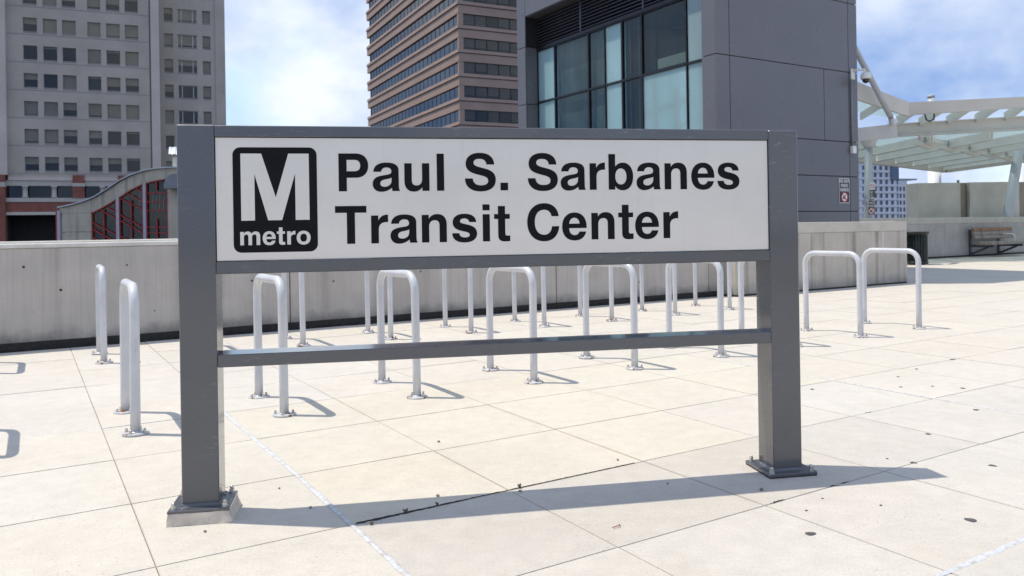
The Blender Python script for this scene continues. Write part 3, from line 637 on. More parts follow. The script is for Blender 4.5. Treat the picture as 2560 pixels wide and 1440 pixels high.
for i in range(7):
    for j in range(3):
        z0, z1 = levels[j] + (0.03 if j else 0), levels[j + 1] - 0.03
        MB().box(XG - 0.006, XG + 0.006, ys[i] + 0.03, ys[i + 1] - 0.03, z0, z1).build('pane', 'glass_' + kinds[i][j], tw)
        fr = MB()
        MB().rbox(XG - 0.04, XG + 0.035, ys[i] + 0.03, ys[i + 1] - 0.03, levels[j + 1] - 0.03, levels[j + 1] + (0.03 if j < 2 else 0.0), 0.003).build('transom', 'frame_dark', tw)
XI = XG + 0.10
for y0, y1, mt in ((0.42, 2.86, 'lobby_brown'), (2.88, 3.62, 'lobby_brown'), (3.64, 4.33, 'lobby_teal'), (4.35, 6.66, 'curtain_green'), (6.68, 7.58, 'lobby_teal')):
    if y0 < 1: MB().box(XI, XI + 0.01, y0, y1, 5.10, 6.58).build('interior_screen', mt, tw); MB().box(XI, XI + 0.01, y0, y1, 0.1, 5.0).build('interior_screen', 'lobby_teal', tw)
    else: MB().box(XI, XI + 0.01, y0, y1, 0.1, 6.58).build('interior_screen', mt, tw)
for y0, z0, y1, z1, w, mt in ((1.42, 5.95, 2.80, 6.25, 0.10, 'interior_dark'), (2.45, 5.1, 2.45, 6.5, 0.07, 'interior_dark'), (1.75, 2.6, 1.75, 4.55, 0.14, 'curtain'), (2.5, 2.6, 2.5, 5.0, 0.10, 'curtain'), (1.35, 4.25, 2.8, 4.10, 0.10, 'curtain'), (1.35, 3.7, 2.8, 3.35, 0.06, 'curtain'), (0.95, 2.6, 0.95, 5.0, 0.07, 'curtain'), (3.05, 2.6, 3.05, 6.5, 0.05, 'curtain'), (3.4, 2.6, 3.4, 6.5, 0.04, 'interior_mid')):
    MB().beam((XG + 0.055, y0, z0), (XG + 0.055, y1, z1), 0.02, w, (1, 0, 0) if False else ((0, 0, 1) if abs(y1 - y0) > 0.1 else (0, 1, 0))).build('interior_frame', mt, tw)
MB().box(XG + 0.03, XG + 0.04, 1.36, 2.35, 5.12, 5.36).build('interior_blind', 'blind', tw)
# camera, conduit, junction box, notice
cm = thing('security_camera', 'white dome security camera on a bracket high on grey tower corner', 'camera', W(12.74 + 4.63, 12.26 - 0.03, 4.92), TH)
cm.location = (4.467 + 4.63 * CT + 0.03 * ST, 17.1 + 4.63 * ST - 0.03 * CT, 4.92)
MB().rbox(-0.07, 0.07, -0.035, 0.0, -0.10, 0.16, 0.006).build('wall_plate', 'white_plastic', cm)
MB().tube([(0, -0.03, 0.11), (0.06, -0.14, 0.13), (0.13, -0.24, 0.11), (0.15, -0.26, 0.03)], 0.032, 12).build('arm', 'white_plastic', cm)
MB().lathe([(0.05, 0.05), (0.10, 0.03), (0.125, -0.02), (0.125, -0.10), (0.11, -0.12)], 24, (0.15, -0.27, 0.0)).build('housing', 'white_plastic', cm)
MB().lathe([(0.09, -0.12), (0.085, -0.16), (0.06, -0.20), (0.02, -0.22)], 20, (0.15, -0.27, 0.0)).build('dome', 'dome_smoke', cm)
cj = thing('conduit', 'thin vertical conduit with small white box on grey tower wall', 'conduit', (4.467 + 4.56 * CT + 0.05 * ST, 17.1 + 4.56 * ST - 0.05 * CT, 0), TH)
MB().tube([(0, 0, 4.82), (0.005, 0, 4.0), (0.01, 0, 3.18)], 0.022, 10).build('pipe', 'conduit_grey', cj)
MB().rbox(-0.05, 0.09, -0.06, 0.02, 3.0, 3.18, 0.006).build('junction_box', 'white_plastic', cj)

def bird_notice(t, w=0.40, h=0.60):
    MB().prism(rrect(-w / 2, w / 2, 0, h, 0.03, 4), -0.004, 0.0).build('backing', 'sign_white', t)
    MB().prism(rrect(-w / 2 + 0.014, w / 2 - 0.014, 0.014, h - 0.014, 0.022, 4), -0.0062, -0.0045).build('face', 'sign_black', t)
    em = 0.104
    for s, z in (('DO NOT', 0.495), ('FEED', 0.390), ('BIRDS', 0.285)):
        wd = sum(GLY[c][0] if c != ' ' else 278 for c in s) * em / 1000
        text(s, -wd / 2, z, em, -0.0078, 'sign_white', t, 'letter', depth=0.001)
    cz = 0.145; disc = [(0.115 * math.cos(R(12 * k)), cz + 0.115 * math.sin(R(12 * k))) for k in range(30)]
    put('symbol_disc', outline_mesh('symbol_disc', [disc], 0.001), 'sign_white', t, (0, -0.0076, 0))
    rg = [(0.125 * math.cos(R(12 * k)), cz + 0.125 * math.sin(R(12 * k))) for k in range(30)]; ri = [(x * 0.80, cz + (z - cz) * 0.80) for x, z in rg]
    put('symbol_ring', outline_mesh('symbol_ring', [rg, ri], 0.001), 'sign_red', t, (0, -0.009, 0))
    bird = [(-0.075, cz - 0.015), (-0.03, cz + 0.02), (0.0, cz + 0.015), (0.012, cz + 0.055), (0.035, cz + 0.065), (0.05, cz + 0.045), (0.03, cz + 0.03), (0.02, cz - 0.02), (-0.01, cz - 0.05), (-0.04, cz - 0.045)]
    put('symbol_bird', outline_mesh('symbol_bird', [bird], 0.001), 'sign_black', t, (0, -0.0088, 0))
    d = 0.075; bar = [(-d - 0.009, cz + d - 0.009), (-d + 0.009, cz + d + 0.009), (d + 0.009, cz - d + 0.009), (d - 0.009, cz - d - 0.009)]
    put('symbol_bar', outline_mesh('symbol_bar', [bar], 0.001), 'sign_red', t, (0, -0.0100, 0))
nb = thing('notice_sign', 'small black notice DO NOT FEED BIRDS on the grey tower wall', 'sign', (4.467 + 4.25 * CT + 0.03 * ST, 17.1 + 4.25 * ST - 0.03 * CT, 1.78), TH)
bird_notice(nb)

# ------------------------------------------------------------------ striped brown office tower
bt = thing('striped_office_tower', 'tall brown office tower with alternating stone bands and ribbon windows', 'building', (-7.788, 122.0, 0), R(26))
FL = 3.715; Z0 = 36.72; LX, LY = 26.0, 51.0; WH = 1.86
m = MB(); m.box(0.6, LX, 0.6, LY, -7.6, 58); m.build('core', 'interior_dark', bt)
PANE_L = MB().box(0.30, 0.34, 0.04, 1.98, 0, WH).mesh('pane'); PANE_L.materials.append(MATS['glass_mirror'])
PANE_R = MB().box(0.04, 1.98, 0.30, 0.34, 0, WH).mesh('pane'); PANE_R.materials.append(MATS['glass_office'])
for k in range(-12, 6):
    z = Z0 + k * FL                       # ledge height: stone band below, windows above
    zb = z - (FL - WH)
    m = MB(); m.box(0, LX, 0, 0.5, zb, z - 0.62); m.box(0, 0.5, 0.5, LY, zb, z - 0.62)
    m.build('stone_band', 'brown_stone', bt)
    m = MB(); m.box(0.12, LX, 0.12, 0.5, z - 0.62, z - 0.50); m.box(0.12, 0.5, 0.5, LY, z - 0.62, z - 0.50); m.build('groove', 'brown_groove', bt)
    m = MB(); m.hexa([(-0.16, -0.16, z - 0.50), (LX, -0.16, z - 0.50), (LX, 0.5, z - 0.50), (-0.16, 0.5, z - 0.50), (-0.12, -0.12, z), (LX, -0.12, z), (LX, 0.5, z), (-0.12, 0.5, z)])
    m.hexa([(-0.16, 0.5, z - 0.50), (0.5, 0.5, z - 0.50), (0.5, LY, z - 0.50), (-0.16, LY, z - 0.50), (-0.12, 0.5, z), (0.5, 0.5, z), (0.5, LY, z), (-0.12, LY, z)]); m.build('ledge', 'brown_stone', bt)
    MB().box(0.05, 0.85, 0.05, 0.55, z, z + WH).build('corner_pier', 'brown_stone', bt)
    mu = MB()
    for i in range(25):
        mu.box(0.26, 0.36, 0.66 + 2.02 * i - 0.04, 0.66 + 2.02 * i + 0.04, z, z + WH)
    for i in range(12): mu.box(0.86 + 2.02 * i, 0.94 + 2.02 * i, 0.26, 0.36, z, z + WH)
    mu.build('mullion_row', 'frame_dark', bt)['kind'] = 'stuff'
    if -5 <= k <= 4:
        for i in range(24):
            zc = z + WH / 2; p = (-7.788 - (0.7 + 2.02 * i) * math.sin(R(26)), 122 + (0.7 + 2.02 * i) * math.cos(R(26)), zc); s = project(p)
            if s and -40 < s[1] < 345: put('pane', PANE_L, None, bt, (0, 0.66 + 2.02 * i, z))
    if -6 <= k <= 1:
        for i in range(5): put('pane', PANE_R, None, bt, (0.90 + 2.02 * i, 0, z))
    MB().box(0.595, 0.6, 0.6, LY, z, z + WH * 0.999).build('blind_row', 'curtain', bt) if k % 3 == 1 else None
    for i in range(5):
        if random.random() < 0.8: MB().box(0.96 + 2.02 * i, 2.78 + 2.02 * i, 0.42, 0.44, z + WH * random.uniform(0.05, 0.3), z + WH).build('blind', 'curtain', bt)

# ------------------------------------------------------------------ beige office building
ob = thing('beige_office_building', 'beige stone office block with punched square windows and brick base at left', 'building', (-62.02, 102.6, 0), R(22))
def facade(parent, s0, s1, z0, z1, cols_, rows_, mat, depth=0.28, y=0.0, thick=0.6):
    """wall slab with real openings; cols_ and rows_ are (lo, hi) lists"""
    xs = sorted({s0, s1, *[v for c in cols_ for v in c]}); zs_ = sorted({z0, z1, *[v for r in rows_ for v in r]}); m = MB()
    inc = lambda a, b: any(abs(c[0] - a) < 1e-6 and abs(c[1] - b) < 1e-6 for c in cols_); inr = lambda a, b: any(abs(c[0] - a) < 1e-6 and abs(c[1] - b) < 1e-6 for c in rows_)
    for xa, xb in zip(xs, xs[1:]):
        for za, zb in zip(zs_, zs_[1:]):
            if inc(xa, xb) and inr(za, zb):
                d = y + depth
                m.quad((xa, y, za), (xa, d, za), (xa, d, zb), (xa, y, zb)); m.quad((xb, y, za), (xb, y, zb), (xb, d, zb), (xb, d, za))
                m.quad((xa, y, zb), (xa, d, zb), (xb, d, zb), (xb, y, zb)); m.quad((xa, y, za), (xb, y, za), (xb, d, za), (xa, d, za))
            else: m.quad((xa, y, za), (xb, y, za), (xb, y, zb), (xa, y, zb))
    return m.build('wall', mat, parent)
colsA = [(-0.81, 0.77), (1.44, 3.04), (3.64, 5.22), (6.58, 8.14), (8.81, 10.44), (11.07, 12.69)]
rowsA = [(z - 2.02, z) for z in [11.70 + 3.606 * k for k in range(8)]]
facade(ob, -2.67, 14.02, 9.12, 44, colsA, rowsA, 'office_stone')
rng = random.Random(11)
def window(parent, x0, x1, z0, z1, y, sill=0.26, panes=1, blinds=True):
    w = MB().rbox(x0 - 0.02, x1 + 0.02, y - 0.20, y + 0.1, z0, z0 + sill, 0.01).build('window', 'office_sill', parent)
    px = [x0 + (x1 - x0) * f for f in ([0, 1] if panes == 1 else [0, 0.2, 0.78, 1])]
    for a, b in zip(px, px[1:]): MB().box(a + 0.04, b - 0.04, y + 0.02, y + 0.04, z0 + sill, z1 - 0.04).build('pane', 'glass_office', w)
    fr = MB()
    for a in px: fr.box(a - 0.035, a + 0.035, y, y + 0.06, z0 + sill, z1)
    fr.box(x0, x1, y, y + 0.06, z1 - 0.06, z1); fr.build('frame', 'white_plastic' if panes > 1 else 'office_sill', w)
    if blinds:
        k = rng.choice((0.0, 0.03, 0.06, 0.1, 0.12, 0.15, 0.3, 0.4, 0.5, 0.75, 0.87)); MB().box(x0, x1, y + 0.12, y + 0.13, z0 + sill + (z1 - z0) * k, z1).build('blind', 'blind', w)
for z0, z1 in rowsA:
    if z0 > 34: continue
    for x0, x1 in colsA: window(ob, x0, x1, z0, z1, 0.24)
MB().box(-2.6, 14, 0.9, 1.0, 9, 43).build('interior', 'interior_dark', ob)
for k in range(9):
    z = 13.1 + 3.606 * k - 3.6
    MB().box(-2.67, 14.02, -0.03, -0.002, z, z + 0.06).build('floor_line_strip', 'office_sill', ob)  # raised strip added to give each floor joint its shadow line
MB().box(-9, -2.67, -0.7, 0.4, 9.3, 44).build('end_bay', 'office_stone_light', ob)
MB().box(14.22, 15.27, -0.12, 0.5, 6, 44).build('corner_pier', 'office_stone_light', ob); MB().box(14.0, 14.24, 0.15, 0.5, 6, 44).build('shadow_joint', 'office_sill', ob)
MB().box(15.25, 15.3, 0.5, 4.4, 6, 44).build('return_wall', 'office_stone', ob)
# lower storeys: cornice, arcade, brick
MB().box(-2.67, 22, -0.25, 0.4, 8.62, 9.10).build('cornice', 'office_stone_light', ob)
MB().box(-9, 22, -0.12, 0.4, 7.93, 8.60).build('band', 'pale_band', ob)
MB().box(-9, 22, -0.30, 0.4, 5.84, 6.36).build('band', 'pale_band', ob)
MB().box(-9, 22, -0.18, 0.4, 4.55, 5.83).build('brick_spandrel', 'brick', ob)
MB().box(-9, 22, -0.22, 0.4, 4.16, 4.54).build('band', 'coping_warm', ob)
for x in (-0.83, 2.45, 8.08, 11.3, 14.6):
    c = MB().lathe([(0.36, 0), (0.36, 0.2), (0.29, 0.24), (0.29, 1.32), (0.38, 1.38), (0.38, 1.56)], 14, (x, 0.0, 6.365)).build('column', 'pale_band', ob)
for x in (4.64, 10.0, 16.5): 
    MB().box(x, x + 1.35, -0.45, 0.3, 6.37, 9.35).build('brick_pier', 'brick', ob); MB().box(x - 0.08, x + 1.43, -0.52, 0.32, 7.85, 8.30).build('pier_band', 'pale_band', ob)
for x in (-9.0, ): MB().box(x, -2.95, -0.8, 0.4, -7.6, 9.3).build('brick_pier', 'brick', ob); MB().box(x, -2.9, -0.85, 0.41, 7.75, 8.35).build('pier_band', 'pale_band', ob)
MB().box(6.2, 22, -0.1, 0.4, -7.6, 4.15).build('base_wall', 'brick', ob)
MB().box(-2.9, 22, 0.5, 0.6, 4.6, 8).build('arcade_glass', 'glass_office', ob); MB().box(-2.9, 22, 1.4, 1.5, 4.6, 8).build('interior', 'interior_dark', ob)
m = MB(); m.quad((-2.95, 6, -7.6), (6.2, 6, -7.6), (6.2, 6, 4.2), (-2.95, 6, 4.2)); m.quad((-2.95, 0.4, 4.17), (-2.95, 6, 4.17), (6.2, 6, 4.17), (6.2, 0.4, 4.17)); m.quad((6.2, 0.4, -7.6), (6.2, 6, -7.6), (6.2, 6, 4.2), (6.2, 0.4, 4.2)); m.quad((-2.95, 0.4, -7.6), (-2.95, 6, -7.6), (-2.95, 6, 4.2), (-2.95, 0.4, 4.2)); m.build('garage_recess', 'interior_dark', ob)
# set-back wing
WX, WY = 19.05, 3.15
colsW = [(WX - 3.23, WX - 2.09), (WX - 1.47, WX + 1.06), (WX + 1.80, WX + 2.87)]
rowsW = [(z - 2.0, z) for z in [11.7 + 3.60 * k for k in range(8)]]
facade(ob, WX - 3.9, WX + 3.50, 6, 44, colsW, rowsW, 'office_stone', y=WY)
for z0, z1 in rowsW:
    if z0 > 35: continue
    for i, (x0, x1) in enumerate(colsW): window(ob, x0, x1, z0, z1, WY + 0.24, panes=3 if i == 1 else 1)
MB().box(WX - 3.8, WX + 3.4, WY + 0.9, WY + 1.0, 6, 43).build('interior', 'interior_dark', ob)
MB().box(WX + 3.50, WX + 4.82, WY - 0.15, WY + 14, -7.6, 44).build('corner_pier', 'office_stone', ob)
MB().box(-9, WX + 3.5, WY + 1.2, WY + 14, -7.6, 43.9).build('core', 'interior_dark', ob)

# ------------------------------------------------------------------ concrete house with red window frames
hs = thing('curved_roof_house', 'low concrete building with swooping curved roof and red window frames', 'building', (0, 30, 0), 0)
top = [(-17.11, 2.35), (-16.65, 2.43), (-16.19, 2.55), (-15.74, 2.72), (-15.28, 2.99), (-14.82, 3.30), (-14.36, 3.53), (-13.90, 3.68), (-13.45, 3.76), (-13.02, 3.79), (-12.0, 3.8)]
bot = [(-15.93, 2.15), (-15.59, 2.31), (-15.21, 2.52), (-14.83, 2.75), (-14.44, 3.00), (-14.06, 3.18), (-13.68, 3.30), (-13.30, 3.37), (-13.03, 3.41)]
m = MB(); b2 = [(-17.11, 2.15), (-16.5, 2.15)] + bot + [(-12.0, 3.42)]
def lerp(poly, x):
    for (xa, za), (xb, zb) in zip(poly, poly[1:]):
        if xa <= x <= xb: return za + (zb - za) * (x - xa) / (xb - xa)
    return poly[-1][1]
xs = [-17.11 + (5.11) * i / 40 for i in range(41)]
for xa, xb in zip(xs, xs[1:]):
    m.hexa([(xa, 0, lerp(b2, xa)), (xb, 0, lerp(b2, xb)), (xb, 0.5, lerp(b2, xb)), (xa, 0.5, lerp(b2, xa)), (xa, 0, lerp(top, xa)), (xb, 0, lerp(top, xb)), (xb, 0.5, lerp(top, xb)), (xa, 0.5, lerp(top, xa))])
m.build('curved_gable', 'house_concrete', hs)
m = MB()
for xa, xb in zip(xs, xs[1:]):
    za, zb = lerp(top, xa) + 0.005, lerp(top, xb) + 0.005
    m.hexa([(xa - 0.05, -0.10, za), (xb - 0.05, -0.10, zb), (xb - 0.05, 9, zb), (xa - 0.05, 9, za), (xa - 0.05, -0.10, za + 0.045), (xb - 0.05, -0.10, zb + 0.045), (xb - 0.05, 9, zb + 0.045), (xa - 0.05, 9, za + 0.045)])
m.build('roof', 'sheet_metal', hs)
for z0, z1 in ((-7.6, 0.62), (0.635, 1.02), (1.035, 1.42), (1.435, 2.148)):
    MB().rbox(-17.05, -15.93, 0.01, 0.5, z0, z1, 0.006).build('wall_panel', 'house_concrete', hs)
MB().box(-17.05, -12.0, 0.01, 0.5, -7.6, 0.0).build('base_wall', 'house_concrete', hs)
MB().box(-13.03, -12.0, 0.012, 0.5, 0.0, 3.419).build('wall_panel', 'house_concrete', hs)
MB().box(-17.0, -12.0, 8.0, 8.5, -7.6, 2.3).build('rear_wall', 'house_concrete', hs)
for a, b in ((-17.20, -17.09), ): MB().box(a, b, -0.05, 0.1, -7.6, 2.25).build('corner_post', 'house_mullion', hs)
MB().box(-17.25, -17.205, -0.05, 0.1, -7.6, 2.25).build('corner_trim', 'house_red', hs)
MB().box(-17.45, -17.42, 1.0, 1.1, -7.6, 1.75).build('corner_trim', 'house_red', hs); MB().box(-17.42, -17.1, 1.0, 1.1, -7.6, 1.70).build('side_screen', 'far_wall_concrete', hs)
wpoly = [(-13.03, 0.0), (-15.93, 0.0)] + [(x, z - 0.01) for x, z in bot]
for xa, xb in ((-15.93, -14.98), (-14.87, -13.96), (-13.85, -13.03)):
    xs_ = [xa + (xb - xa) * k / 5 for k in range(6)]
    MB().prism([(xb, 0.0), (xa, 0.0)] + [(x, lerp(bot, x) - 0.015) for x in xs_], 0.10, 0.115).build('pane', 'glass_office', hs)
MB().prism(wpoly, 0.30, 0.31).build('interior', 'lobby_brown', hs)
for x, z0, z1 in ((-13.72, 2.25, 2.8), (-13.6, 2.25, 2.75), (-13.45, 2.25, 2.85), (-13.3, 2.25, 2.7), (-14.2, 2.4, 2.95)): MB().beam((x, 0.25, z0), (x + 0.04, 0.25, z1), 0.02, 0.06, (0, 1, 0)).build('interior_curtain', 'lobby_teal', hs)
for x0, x1 in ((-14.98, -14.87), (-13.96, -13.85)): MB().box(x0, x1, -0.02, 0.09, 0.0, lerp(bot, (x0 + x1) / 2) + 0.02).build('mullion', 'house_mullion', hs)
def rod(x0, z0, x1, z1, w=0.035): MB().beam((x0, 0.045, z0), (x1, 0.045, z1), 0.07, w, (0, 0, 1) if abs(x1 - x0) > abs(z1 - z0) * 0.2 else (1, 0, 0)).build('glazing_bar', 'house_red', hs)
for xa, xb in zip([b[0] for b in bot], [b[0] for b in bot][1:]): rod(xa, lerp(bot, xa) - 0.02, xb, lerp(bot, xb) - 0.02, 0.05)
for x in (-15.91, -15.0, -14.85, -13.98, -13.83, -13.05): rod(x, 0, x, lerp(bot, x), 0.035)
rod(-15.46, 0.6, -15.46, 2.27); rod(-14.42, 0.4, -14.42, 2.6); rod(-13.45, 0.0, -13.45, 1.9); rod(-13.45, 2.95, -13.45, 3.3)
for z in (2.86, 2.53, 2.20, 1.56, 1.35): rod(-13.83, z, -13.05, z)
for x0, z0, x1, z1 in ((-15.91, 1.78, -15.0, 1.30), (-15.91, 1.55, -15.0, 1.02), (-15.55, 2.23, -15.0, 1.92), (-15.35, 2.35, -15.0, 2.17), (-14.85, 2.06, -13.98, 1.56), (-14.85, 1.85, -13.98, 1.35), (-14.85, 2.68, -13.98, 2.24), (-14.6, 2.88, -13.98, 2.55), (-14.25, 3.06, -13.98, 2.9), (-15.91, 1.22, -15.6, 1.05), (-14.85, 1.25, -14.5, 1.05)): rod(x0, z0, x1, z1)
# vaulted turret beside it
MB().box(-13.25, -12.0, 1.0, 3.0, 3.6, 4.3).build('turret_wall', 'house_cream', hs)
m = MB(); nu, nv = 60, 8; g_ = []
for k in range(nv + 1):
    t = k / nv
    for q in range(nu + 1):
        u = q / nu; g_.append((-13.32 + 0.27 * t + 1.5 * u, 0.9 - 0.7 * t, 4.69 - 0.42 * (1 - math.cos(R(80 * t))) + 0.014 * math.sin(u * nu * 0.9)))
m.add(g_, [(k * (nu + 1) + q, k * (nu + 1) + q + 1, (k + 1) * (nu + 1) + q + 1, (k + 1) * (nu + 1) + q) for k in range(nv) for q in range(nu)], True)
m.build('turret_roof', 'sheet_metal', hs)
MB().prism([(-12.95, 3.0), (-12.0, 3.0), (-12.0, 3.65), (-12.72, 3.50), (-12.88, 3.35), (-12.95, 3.15)], -0.5, -0.05).build('porch_roof', 'conduit_grey', hs)

# ------------------------------------------------------------------ canopy
cp = thing('station_canopy', 'white steel and glass station canopy with butterfly roof at right', 'canopy', (0, 0, 0), 0)
def bar(name, mat, a, b, w, h, parent=cp): return MB().beam(a, b, w, h).build(name, mat, parent)
FP = [(8.6, 24.7, 6.75), (10.97, 25.0, 5.48), (13.0, 25.8, 4.98), (20.5, 24.2, 5.13)]
m = MB()
for (p, q), (h0, h1) in zip(zip(FP, FP[1:]), ((0.66, 0.56), (0.56, 0.46), (0.42, 0.22))):
    d = 0.12
    if q is FP[3]: p = (p[0] + 0.002, p[1], p[2] + 0.02)
    m.hexa([(p[0], p[1], p[2] - h0 / 2), (q[0], q[1], q[2] - h1 / 2), (q[0], q[1] + d, q[2] - h1 / 2), (p[0], p[1] + d, p[2] - h0 / 2), (p[0], p[1], p[2] + h0 / 2), (q[0], q[1], q[2] + h1 / 2), (q[0], q[1] + d, q[2] + h1 / 2), (p[0], p[1] + d, p[2] + h0 / 2)])
m.build('fascia', 'canopy_fascia', cp)
def lp(p, q, t): return tuple(a + (b - a) * t for a, b in zip(p, q))
G1, G2 = (13.6, 28.6, 4.62), (24.0, 23.6, 4.55)
def girder_y(x): return 28.6 + (x - 13.6) * (23.6 - 28.6) / (24.0 - 13.6)
bar('girder', 'canopy_white', G1, G2, 0.16, 0.40)
bar('girder', 'canopy_white', (9.0, 26.0, 3.98), (12.28, 25.2, 4.22), 0.20, 0.42)
bar('girder_flange', 'canopy_white', (G1[0], G1[1] - 0.02, G1[2] + 0.215), (G2[0], G2[1] - 0.02, G2[2] + 0.215), 0.34, 0.03)
bar('girder_flange', 'canopy_white', (G1[0], G1[1] - 0.02, G1[2] - 0.215), (G2[0], G2[1] - 0.02, G2[2] - 0.215), 0.34, 0.03)
for i in range(14):
    x = 13.75 + 0.78 * i; gy = girder_y(x)
    # haunched rib from the girder up to the fascia
    m = MB(); ax = x - 0.35; ay = 25.9 - (ax - 13.0) * 0.22
    st = [(0, 0.30, 4.86), (0.30, 0.34, 4.92), (0.6, 0.24, 4.98), (0.85, 0.16, 5.0), (1, 0.12, 5.01)]
    for (t0, h0, z0), (t1, h1, z1) in zip(st, st[1:]):
        p = lp((x, gy, z0), (ax, ay, z0), t0); q = lp((x, gy, z1), (ax, ay, z1), t1); w = 0.035
        m.hexa([(p[0] - w, p[1], p[2] - h0 * 0.55), (p[0] + w, p[1], p[2] - h0 * 0.55), (q[0] + w, q[1], q[2] - h1 * 0.55), (q[0] - w, q[1], q[2] - h1 * 0.55), (p[0] - w, p[1], p[2] + h0 * 0.45), (p[0] + w, p[1], p[2] + h0 * 0.45), (q[0] + w, q[1], q[2] + h1 * 0.45), (q[0] - w, q[1], q[2] + h1 * 0.45)])
    m.build('upper_rib', 'canopy_white', cp)
    if i % 2 == 0: bar('stiffener', 'conduit_grey', (x, gy - 0.11, 4.36), (x, gy - 0.11, 4.84), 0.06, 0.05)
m = MB(); m.quad((13.0, 26.0, 5.16), (24, 23.6, 5.16), (24, 23.9, 5.12), (13.6, 28.7, 5.12)); m.build('glass_sheet', 'glass_roof', cp)
m = MB(); m.quad((8.6, 24.9, 6.98), (13.0, 26.0, 5.16), (13.6, 28.7, 5.13), (9.3, 31.2, 6.6)); m.build('glass_sheet', 'glass_roof', cp)
for i in range(3):
    t = (i + 0.5) / 3; bar('upper_rib', 'canopy_white', lp((8.6, 24.9, 6.78), (13.0, 26.0, 4.98), t), lp((9.3, 31.2, 6.42), (13.6, 28.7, 4.98), t), 0.07, 0.26)
# level glass roof behind the girder: ribs run straight back to a slanting far edge
def far_y(x): return 43.0 - (23.6 - x) * 0.99
for i in range(9):
    x = 10.0 + 1.66 * i; y0, y1 = girder_y(x) + 0.2, far_y(x) - 0.1
    bar('roof_rib', 'canopy_white', (x, y0, 4.27), (x, y1, 4.27), 0.05, 0.30)
    bar('rib_flange', 'canopy_white', (x, y0, 4.105), (x, y1, 4.105), 0.20, 0.025)
    if i > 1:
        ym = 28.0 + (x - 14.6) * 0.9
        if y0 < ym < y1: MB().prism([(0, 0), (1.1, 0), (0.55, -0.20)], -0.04, 0.04).build('haunch', 'canopy_fascia', cp, (x - 0.55, ym, 4.09))
bar('purlin', 'canopy_white', (14.6, 28.3, 4.30), (23.4, 36.2, 4.30), 0.08, 0.16)
m = MB(); m.quad((11.2, 30.0, 4.46), (23.6, 24.1, 4.46), (23.6, 43, 4.46), (11.2, 30.6, 4.46)); m.build('glass_sheet', 'glass_roof', cp)
bar('edge_beam', 'canopy_fascia', (8.8, 28.6, 4.22), (23.6, 43.15, 4.22), 0.18, 0.42); bar('edge_beam', 'canopy_fascia', (23.75, 43.2, 4.22), (23.75, 23.5, 4.22), 0.18, 0.42)
MB().tube([(10.2, 24.5, 7.7), (10.75, 24.6, 6.7), (12.12, 25.05, 4.47)], 0.09, 14).build('strut', 'column_grey', cp)
MB().tube([(12.03, 25.02, 4.62), (12.14, 25.05, 4.42)], 0.125, 12).build('strut_foot', 'column_white', cp)
MB().tube([(13.0, 28.75, 4.24), (12.76, 28.4, 1.3), (12.7, 28.3, 0)], [0.135, 0.15, 0.15], 18).build('column', 'column_grey', cp)
MB().tube([(20.55, 32.0, 4.30), (20.03, 32.0, 1.4), (19.8, 32.0, 0)], [0.18, 0.195, 0.195], 18).build('column', 'column_grey', cp)
MB().lathe([(0.15, -0.30), (0.30, -0.02), (0.32, 0.02)], 12, (13.0, 28.75, 4.32)).build('capital', 'column_white', cp)
MB().tube([(23.3, 43.6, 4.15), (23.3, 43.6, -7)], 0.34, 18).build('column', 'column_white', cp)
MB().tube([(25.75, 40, 4.1), (25.7, 40, -7)], 0.30, 18).build('column', 'column_white', cp)
MB().tube([(13.45, 25.7, 4.80), (13.5, 25.7, 4.62), (13.62, 25.7, 4.56), (13.74, 25.7, 4.64), (13.76, 25.7, 4.8)], 0.025, 8).build('cable_loop', 'frame_dark', cp)
# notices strapped to the near column
ns = thing('no_smoking_sign', 'white and brown no smoking notice strapped to canopy column', 'sign', (12.80, 28.08, 2.20), R(8))
MB().rbox(-0.10, 0.10, -0.004, 0.0, 0.28, 0.54, 0.001).build('upper_face', 'sign_white', ns); MB().rbox(-0.10, 0.10, -0.004, 0.0, 0.02, 0.278, 0.001).build('lower_face', 'sign_brown', ns)
rg = [(0.08 * math.cos(R(15 * k)), 0.41 + 0.08 * math.sin(R(15 * k))) for k in range(24)]
put('symbol_ring', outline_mesh('symbol_ring', [rg, [(x * 0.8, 0.41 + (z - 0.41) * 0.8) for x, z in rg]], 0.001), 'sign_red', ns, (0, -0.006, 0))
put('symbol_bar', outline_mesh('symbol_bar', [[(-0.055, 0.455), (-0.045, 0.465), (0.055, 0.365), (0.045, 0.355)]], 0.001), 'sign_red', ns, (0, -0.006, 0))
for z in (0.20, 0.165, 0.09, 0.055): MB().box(-0.075, random.uniform(0.0, 0.07), -0.006, -0.0045, z, z + 0.018).build('text_line', 'sign_white', ns)
nb2 = thing('notice_sign', 'small black notice DO NOT FEED BIRDS strapped to canopy column below another sign', 'sign', (12.74, 28.06, 1.58), R(8)); bird_notice(nb2, 0.27, 0.60); nb2.scale = (1, 1, 1.0)
for z in (0.50, 0.30):
    pass

